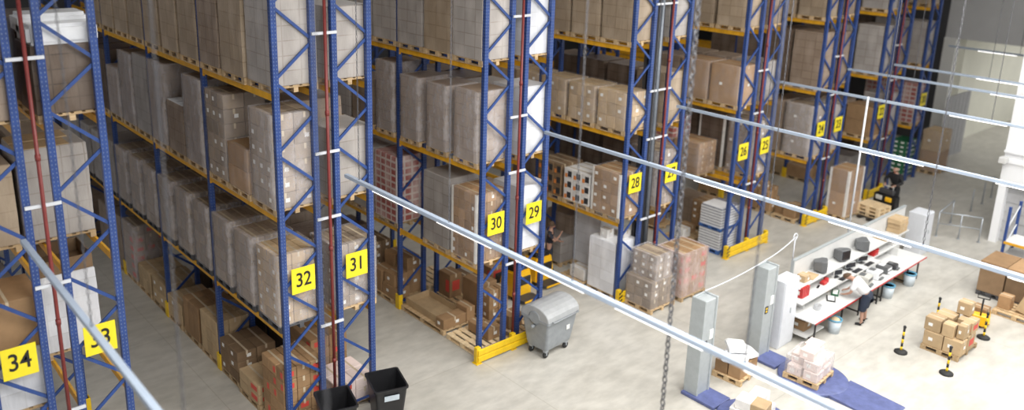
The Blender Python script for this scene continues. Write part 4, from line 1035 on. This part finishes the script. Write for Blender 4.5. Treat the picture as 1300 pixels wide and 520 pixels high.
# order picker with rider
OX, OY = 19.85, -1.45
r = thing('order_picker', 'black and orange stand-on order picker with light pallets in front', 'order picker', (OX, OY, 0), -.12)
m = MB(); m.box(-.1, .3, -.45, .45, .1, .82); m.build('body', M['black'], r, bevel=.04, seg=2)
for s in (-1, 1):
    m = MB(); m.box(-.16, -.09, s*.2-.13, s*.2+.13, .58, .76); m.build('battery_cap', M['truck_yellow' if s < 0 else 'crt_light'], r, bevel=.02)
m = MB(); m.box(-.02, .18, -.3, .3, .82, 1.02); m.build('console', M['dark'], r, bevel=.03)
m = MB(); m.tube([(.12, -.2, 1.0), (.16, -.2, 1.12), (.16, .2, 1.12), (.12, .2, 1.0)], .022); m.build('handle', M['crt_light'], r)
m = MB(); m.box(.3, .9, -.4, .4, .1, .18); m.build('platform', M['dark'], r, bevel=.01)
for s in (-1, 1):
    m = MB(); m.box(-1.35, 0, s*.2-.08, s*.2+.08, .05, .1); m.build('fork', M['black'], r)
    m = MB(); m.lathe([(.07, -.05), (.1, -.045), (.1, .045), (.07, .05)], n=14, T=Matrix.Translation((.6, s*.3, .1)) @ Matrix.Rotation(PI/2, 4, 'X')); m.build('wheel', M['rubber'], r)
for i in range(3):
    tag(link('pallet', pallet_mesh(.8, .98, 'wood_new'), None, (OX-.72, OY+.09, .102+.147*i), -.12), '%s light wooden pallet stacked on the order picker forks' % ('bottom', 'middle', 'top')[i], 'pallet', 'pallets on the order picker')

# ---------------------------------------------------------------- people
def skin_mesh(verts, edges, mat, sub=2, root=0):
    """verts: (x,y,z,radius) or (x,y,z,rx,ry)"""
    me = bpy.data.meshes.new('s'); me.from_pydata([v[:3] for v in verts], edges, [])
    ob = bpy.data.objects.new('s', me); COL.objects.link(ob)
    md = ob.modifiers.new('k', 'SKIN'); md.use_smooth_shade = True
    for i, v in enumerate(verts):
        sv = me.skin_vertices[0].data[i]; sv.radius = (v[3], v[4] if len(v) > 4 else v[3]); sv.use_root = (i == root)
    sb = ob.modifiers.new('u', 'SUBSURF'); sb.levels = sub; sb.render_levels = sub
    dg = bpy.context.evaluated_depsgraph_get(); dg.update()
    out = bpy.data.meshes.new_from_object(ob.evaluated_get(dg))
    bpy.data.objects.remove(ob); bpy.data.meshes.remove(me)
    out.materials.clear(); out.materials.append(mat)
    for p in out.polygons: p.use_smooth = True
    return out
def person(label, loc, rz, J, shirt, trousers, hair, short_trousers=False, long_sleeve=False, bald=False):
    """local +x is the way the person faces, +y their left; J gives the joints"""
    r = thing('person', label, 'person', loc, rz)
    V = []; Ed = []
    def add(p, rad, par=None):
        V.append((*p, *(rad if isinstance(rad, tuple) else (rad,)))); i = len(V)-1
        if par is not None: Ed.append((par, i))
        return i
    pel, ch, nk, hd = Vector(J['pelvis']), Vector(J['chest']), Vector(J['neck']), Vector(J['head'])
    ip = add(pel, (.15, .11)); im = add(pel.lerp(ch, .5), (.135, .10), ip); ic = add(ch, (.16, .115), im); ik = add(nk, .058, ic)
    hdir = (hd-nk).normalized(); fw = Vector(J['face']).normalized()
    i1 = add(nk+hdir*.09, .075, ik); i2 = add(hd, .098, i1); i3 = add(hd+hdir*.085, .07, i2)
    nose = add(hd+fw*.125-hdir*.02, .014, i2)
    lat = hdir.cross(fw).normalized()
    for s in (-1, 1): add(hd+lat*s*.108-hdir*.01-fw*.01, .018, i2)
    for side in ('l', 'r'):
        hip, kn, an, toe = [Vector(q) for q in J['leg_'+side]]
        a = add(hip, .088, ip); b = add(hip.lerp(kn, .5), .078, a); k = add(kn, .056, b); cf = add(kn.lerp(an, .35), .057, k); d = add(an, .038, cf); add(an.lerp(toe, .5)-Vector((0, 0, .035)), .034, d)
        sh, el, wr, hn = [Vector(q) for q in J['arm_'+side]]
        a = add(sh, .06, ic); b = add(sh.lerp(el, .5), .048, a); k = add(el, .039, b); q = add(el.lerp(wr, .35), .038, k); d = add(wr, .027, q)
        palm = wr.lerp(hn, .55); pi_ = add(palm, (.036, .02), d)
        hdv = (hn-wr).normalized(); sd = hdv.cross(Vector((0, 0, 1)));
        if sd.length < .1: sd = hdv.cross(Vector((1, 0, 0)))
        sd.normalize(); cur = sd.cross(hdv).normalized()
        for fi, (off, ln) in enumerate(((-.03, .06), (-.01, .075), (.01, .072), (.03, .055))):
            b0 = palm+hdv*.03+sd*off; t1 = add(b0+hdv*ln*.5, .0095, pi_); add(b0+hdv*ln+cur*(-.012), .008, t1)
        sgn = 1 if side == 'l' else -1
        t1 = add(palm+sd*.045*sgn+hdv*.005, .011, pi_); add(palm+sd*.065*sgn+hdv*.035, .009, t1)
    link('body', skin_mesh(V, Ed, M['skin']), r)
    # shirt
    V2 = []; E2 = []; fat = J.get('stout', 1.08)
    def add2(p, rad, par=None):
        V2.append((*p, *(tuple(q*fat for q in rad) if isinstance(rad, tuple) else (rad*fat,)))); i = len(V2)-1
        if par is not None: E2.append((par, i))
        return i
    up = (ch-pel).normalized()
    a0 = add2(pel+up*.0, (.165, .125)); a1 = add2(pel.lerp(ch, .5), (.155, .118), a0); a2 = add2(ch, (.18, .13), a1); add2(ch.lerp(nk, .75), (.075, .07), a2)
    for side in ('l', 'r'):
        sh, el, wr, hn = [Vector(q) for q in J['arm_'+side]]
        b = add2(sh, .075, a2)
        if long_sleeve: c = add2(sh.lerp(el, .5), .062, b); c = add2(el, .053, c); add2(el.lerp(wr, .9), .042, c)
        else: add2(sh.lerp(el, .72), .066, b)
    link('shirt', skin_mesh(V2, E2, shirt), r)
    V2 = []; E2 = []
    a0 = add2(pel+up*.05, (.16, .12)); a1 = add2(pel-up*.06, (.165, .125), a0)
    for side in ('l', 'r'):
        hip, kn, an, toe = [Vector(q) for q in J['leg_'+side]]
        b = add2(hip, .105, a1); c = add2(hip.lerp(kn, .5), .096, b); c = add2(kn.lerp(an, -.05 if short_trousers else 0), .08 if short_trousers else .074, c)
        if short_trousers: add2(kn.lerp(an, .12), .082, c)
        else: c = add2(kn.lerp(an, .5), .068, c); add2(kn.lerp(an, .93), .06, c)
    link('shorts' if short_trousers else 'trousers', skin_mesh(V2, E2, trousers), r)
    for side in ('l', 'r'):
        hip, kn, an, toe = [Vector(q) for q in J['leg_'+side]]
        fd = (toe-an); fd.z = 0; fd.normalize()
        g0 = Vector((an.x, an.y, J.get('ground', 0)))
        sm = skin_mesh([(*(g0-fd*.05+Vector((0, 0, .05))), .045, .05), (*(g0+fd*.06+Vector((0, 0, .045))), .045, .045), (*(g0+fd*.17+Vector((0, 0, .035))), .045, .034), (*(g0-fd*.02+Vector((0, 0, .11))), .045, .045)], [(0, 1), (1, 2), (0, 3)], M['cloth_black'])
        link('shoe', sm, r)
    # face and hair
    for s in (-1, 1):
        m = MB(); m.lathe([(0, -.014), (.01, -.01), (.014, 0), (.01, .01), (0, .014)], n=8, c=tuple(hd+fw*.088+lat*s*.036+hdir*.015)); m.build('eye', M['ink'], r)
    mp = hd+fw*.088-hdir*.058; m = MB(); m.tube([mp-lat*.025, mp+fw*.008, mp+lat*.025], .008, 6); m.build('mouth', M['label_red'], r)
    R3 = Matrix((fw, lat, hdir)).transposed().to_4x4(); R3.translation = hd
    m = MB(); prof = [(.112*math.cos(a), .125*math.sin(a)+.012) for a in [(-.1 if not bald else .1)+k*(PI/2+.1)/7 for k in range(8)]]; prof[-1] = (0, prof[-1][1])
    if bald: m.lathe([(.108, -.05), (.114, -.01), (.112, .03), (.1, .03)], n=18, T=R3 @ Matrix.Translation((-.02, 0, 0)))
    else: m.lathe(prof, n=18, T=R3 @ Matrix.Translation((-.018, 0, 0)))
    m.build('hair', hair, r)
    return r
# man in white T-shirt bending over the bench
J = dict(pelvis=(-.06, 0, .94), chest=(.24, 0, 1.2), neck=(.4, 0, 1.3), head=(.53, 0, 1.33), face=(.7, 0, -.75), stout=1.4,
         leg_l=((-.06, .13, .88), (.0, .16, .48), (-.03, .17, .08), (.15, .2, .03)), leg_r=((-.06, -.13, .88), (-.02, -.15, .48), (-.06, -.17, .08), (.12, -.2, .03)),
         arm_l=((.27, .22, 1.22), (.36, .29, .96), (.52, .2, .84), (.61, .16, .81)), arm_r=((.27, -.22, 1.22), (.4, -.3, .97), (.54, -.22, .84), (.63, -.18, .81)))
person('man in white T-shirt and dark shorts bending over the packing bench', (10.08, -5.39, 0), PI*.58, J, M['shirt_white'], M['navy'], M['hair'], True)
# man in dark shirt behind the yellow truck, right arm raised
J = dict(pelvis=(0, 0, .95), chest=(.02, 0, 1.32), neck=(.03, 0, 1.5), head=(.05, 0, 1.63), face=(1, 0, -.1),
         leg_l=((0, .1, .9), (.03, .11, .48), (0, .11, .08), (.16, .13, .03)), leg_r=((0, -.1, .9), (.03, -.11, .48), (-.02, -.12, .08), (.14, -.14, .03)),
         arm_l=((.02, .2, 1.38), (.1, .26, 1.1), (.3, .2, 1.02), (.38, .18, 1.03)), arm_r=((.02, -.2, 1.38), (.2, -.3, 1.2), (.36, -.26, 1.42), (.4, -.24, 1.52)))
person('man in dark T-shirt with raised hand behind the yellow truck', (5.3, 2.75, 0), -.9, J, M['cloth_dark'], M['navy'], M['hair'])
# rider
J = dict(pelvis=(0, 0, .95), chest=(.08, 0, 1.3), neck=(.12, 0, 1.47), head=(.16, 0, 1.59), face=(1, 0, -.25), ground=0, stout=1.3,
         leg_l=((0, .1, .9), (.05, .13, .48), (0, .14, .08), (.16, .16, .03)), leg_r=((0, -.1, .9), (.05, -.13, .48), (-.02, -.14, .08), (.14, -.16, .03)),
         arm_l=((.08, .21, 1.36), (.16, .36, 1.12), (.4, .2, 1.0), (.5, .16, .98)), arm_r=((.08, -.21, 1.36), (.16, -.36, 1.12), (.4, -.2, 1.0), (.5, -.16, .98)))
person('bald man in black riding the far order picker', (OX+.6, OY-.07, .182), PI-.12, J, M['cloth_black'], M['cloth_black'], M['hair_grey'], long_sleeve=True, bald=True)

# ---------------------------------------------------------------- handrail
r = thing('handrail', 'silver steel handrail on the floor beyond the bench', 'handrail', (0, 0, 0))
P = [(19.1, -3.8), (19.45, -4.45), (19.72, -5.05)]
for x, y in P+[(21.0, -3.57), (23.1, -3.52), (24.5, -3.44), (25.7, -3.36)]:
    m = MB(); m.tube([(x, y, 0), (x, y, .94)], .024, 8); m.lathe([(.07, 0), (.07, .012)], c=(x, y, 0), n=10); m.build('post', M['galv'], r)
m = MB(); m.tube([(*p, .94) for p in P], .024, 8); m.build('rail', M['galv'], r)
m = MB(); m.tube([(19.1, -3.8, .94), (21.0, -3.57, .94)], .024, 8); m.build('rail', M['galv'], r)
m = MB(); m.tube([(*p, .5) for p in P], .018, 8); m.build('rail', M['galv'], r)
# grey gate leaf and bits at the far end
m = MB(); m.box(29.75, 32.4, .42, .52, 0, 3.15)
for k in range(1, 6): m.box(29.75+k*.44-.01, 29.75+k*.44+.01, .405, .42, .05, 3.15)
tag(m.build('gate_leaf', M['gate']), 'tall grey gate leaf standing before the far opening', 'gate')
r = thing('crash_post', 'yellow and black striped post in the far passage', 'post', (40.5, -.9, 0))
m = MB()
for k in range(5): m.box(-.1, .1, -.1, .1, .2*k, .2*k+.2, k % 2)
m.build('post', [M['yellow'], M['black']], r)
m = MB(); m.box(41.5, 43, -2.6, -1.0, 0, 2.6); m.box(41.45, 41.5, -2.4, -1.2, .3, 2.0); m.build('cabinet_body', M['dark'])
o = bpy.data.objects['cabinet_body']; o.name = 'dark_cabinet'; tag(o, 'dark cabinet standing in the far passage', 'cabinet')
m = MB(); m.box(-.3, .05, -.12, .12, 0, .22); m.box(.05, .2, -.03, .03, .08, .14); tag(m.build('camera_box', M['white'], loc=(19.92, -5.32, 3.1), bevel=.02), 'small white box mounted on the white office wall corner', 'box')

# ---------------------------------------------------------------- light rails on chains
def chain_mesh(h):
    m = MB(); n = int(h/.075); ring = 8
    for k in range(n):
        z = .03+k*.075; a = PI/2*(k % 2)
        pts = []
        for q in range(ring+1):
            t = 2*PI*q/ring; u = .015*math.cos(t); v = .042*math.sin(t)
            pts.append((u*math.cos(a), u*math.sin(a), z+v))
        m.tube(pts, .0055, 4, cap=False)
    return m.mesh('chain', [M['chain']])
ME_CH = chain_mesh(6.4)
rails = [(-10.17, -0.6, 13.2, [-4.3, -7.5, -10.4], 'leftmost light rail above the near aisle beside sign thirty-three', 0),
         (-4.22, -0.7, 14, [-1.2, -4.15, -7.15, -10.1], 'light rail passing in front of sign thirty', .2), (1.55, -.62, 14, [-3.9, -6.9, -9.8], 'light rail passing in front of sign twenty-eight and over the bench', 3.7),
         (6.7, -.75, 12, [-3.6, -6.6], 'light rail passing below sign twenty-six toward the right edge', 4.6), (12.55, -.5, 11, [-4.0, -7.0], 'far light rail passing above sign twenty-four', 4.6), (16.9, -.65, 9, [-3.0], 'second farthest light rail', 4.0), (19.4, -1.2, 8, [-4.5], 'light rail just short of the far end wall', 2.1), (26.4, -.4, 7, [-3.2], 'farthest light rail before the wall opening', .4)]
for x, y0, L, chs, lab, off in rails:
    r = thing('light_rail', 'white hanging ' + lab if 'light' in lab else lab, 'light fitting', (x, y0, 6.0), 0, 'hanging light rails')
    r['label'] = 'white hanging ' + lab
    m = MB(); m.prism([(-.045, 0), (.045, 0), (.045, .075), (-.045, .075)], 'y', -L, 0); m.build('rail', M['rail'], r, bevel=.006)
    y = -off-.8
    k = 0
    while y > -L+1.6:
        if x > -9:
            m = MB(); m.box(-.02, .02, y-1.5, y, -.03, 0); m.build('tube', M['tube'], r, bevel=.008)
        y -= 3.0 if x > -4 else 2.1; k += 1
    for yc in chs:
        o = link('hanging_chain', ME_CH, None, (x, yc, 6.085))
        tag(o, 'steel chain %s' % {True: ''}.get(0, '') + 'holding the %s, %s' % (lab.split(' passing')[0] + (' ' + lab.split('passing ')[1] if 'passing' in lab else ''), ('at its rack end', 'second along', 'third along', 'fourth along')[chs.index(yc)]), 'chain', 'chains of the light rails')
for o in bpy.data.objects:
    if o.get('category') == 'chain':
        w = o['label'].split()
        if len(w) > 16: o['label'] = ' '.join(w[:1]+w[1:16])

m = MB(); n = 101
for k in range(n):
    a = PI/2*(k % 2); m.tube([(.03*math.cos(2*PI*q/10)*math.cos(a), .03*math.cos(2*PI*q/10)*math.sin(a), .07+k*.09+.055*math.sin(2*PI*q/10)) for q in range(11)], .011, 5, cap=False)
tag(m.build('hanging_hoist_chain', M['chain'], loc=(-4.07, -8.84, 3.4)), 'heavy dark hoist chain hanging in front of the second light rail', 'chain')
tray(RX[33]+DEP/2, 2.45, ZB+.144+1.62, 1.0, 1.05, .3, 'open brown carton tray on the white wrapped stack of rack thirty-three', 'card_dark')
carton(RX[34]+.45, .75, ZB+.144+1.116, 1.05, 1.1, .95, 'wide brown carton on white wrapped stack above sign thirty-four', 'card')

# ---------------------------------------------------------------- light
wd = bpy.data.worlds.new('World'); SC.world = wd; wd.use_nodes = True
nt = wd.node_tree; bg = nt.nodes['Background']; bg.inputs[0].default_value = (.95, .97, 1, 1); bg.inputs[1].default_value = .5
def area(name, loc, sx, sy, e, rot=(0, 0, 0), col=(1, 1, 1)):
    l = bpy.data.lights.new(name, 'AREA'); l.shape = 'RECTANGLE'; l.size = sx; l.size_y = sy; l.energy = e; l.color = col
    o = bpy.data.objects.new(name, l); COL.objects.link(o); o.location = loc; o.rotation_euler = rot; return o
for x, e in ((-7, 1600), (1, 1750), (9, 1450), (16, 1000)):
    area('skylight_and_fill', (x, -11.5, 12.4), 5, 12, e, col=(1, .985, .95))
for x in (0, 12): area('skylight_and_fill', (x, 8, 12.4), 14, 3, 250, col=(1, .985, .95))
area('passage_light', (44, -4, 6.0), 16, 4, 550)
area('skylight_and_fill', (27, -8, 12.4), 5, 8, 700, col=(1, .985, .95))  # added fill lamp to brighten the far lintel wall, not a known skylight

# ---------------------------------------------------------------- camera
cd = bpy.data.cameras.new('Camera'); co = bpy.data.objects.new('Camera', cd); COL.objects.link(co)
Rm = Matrix((RIGHT, tuple(-c for c in DOWN), tuple(-c for c in FWD))).transposed().to_4x4(); Rm.translation = Vector(CAM)
co.matrix_world = Rm
cd.sensor_width = 36; cd.sensor_fit = 'HORIZONTAL'; cd.lens = FPX/1300*36
cd.shift_x = (650-CX)/1300; cd.shift_y = (CY-260)/1300
cd.clip_end = 200
cd.dof.use_dof = True; cd.dof.focus_distance = 18; cd.dof.aperture_fstop = .32
SC.camera = co
vs = SC.view_settings; vs.view_transform = 'Standard'; vs.look = 'None'; vs.exposure = .25; vs.gamma = 1; vs.use_curve_mapping = False
SC.cycles.max_bounces = 6; SC.cycles.transparent_max_bounces = 12
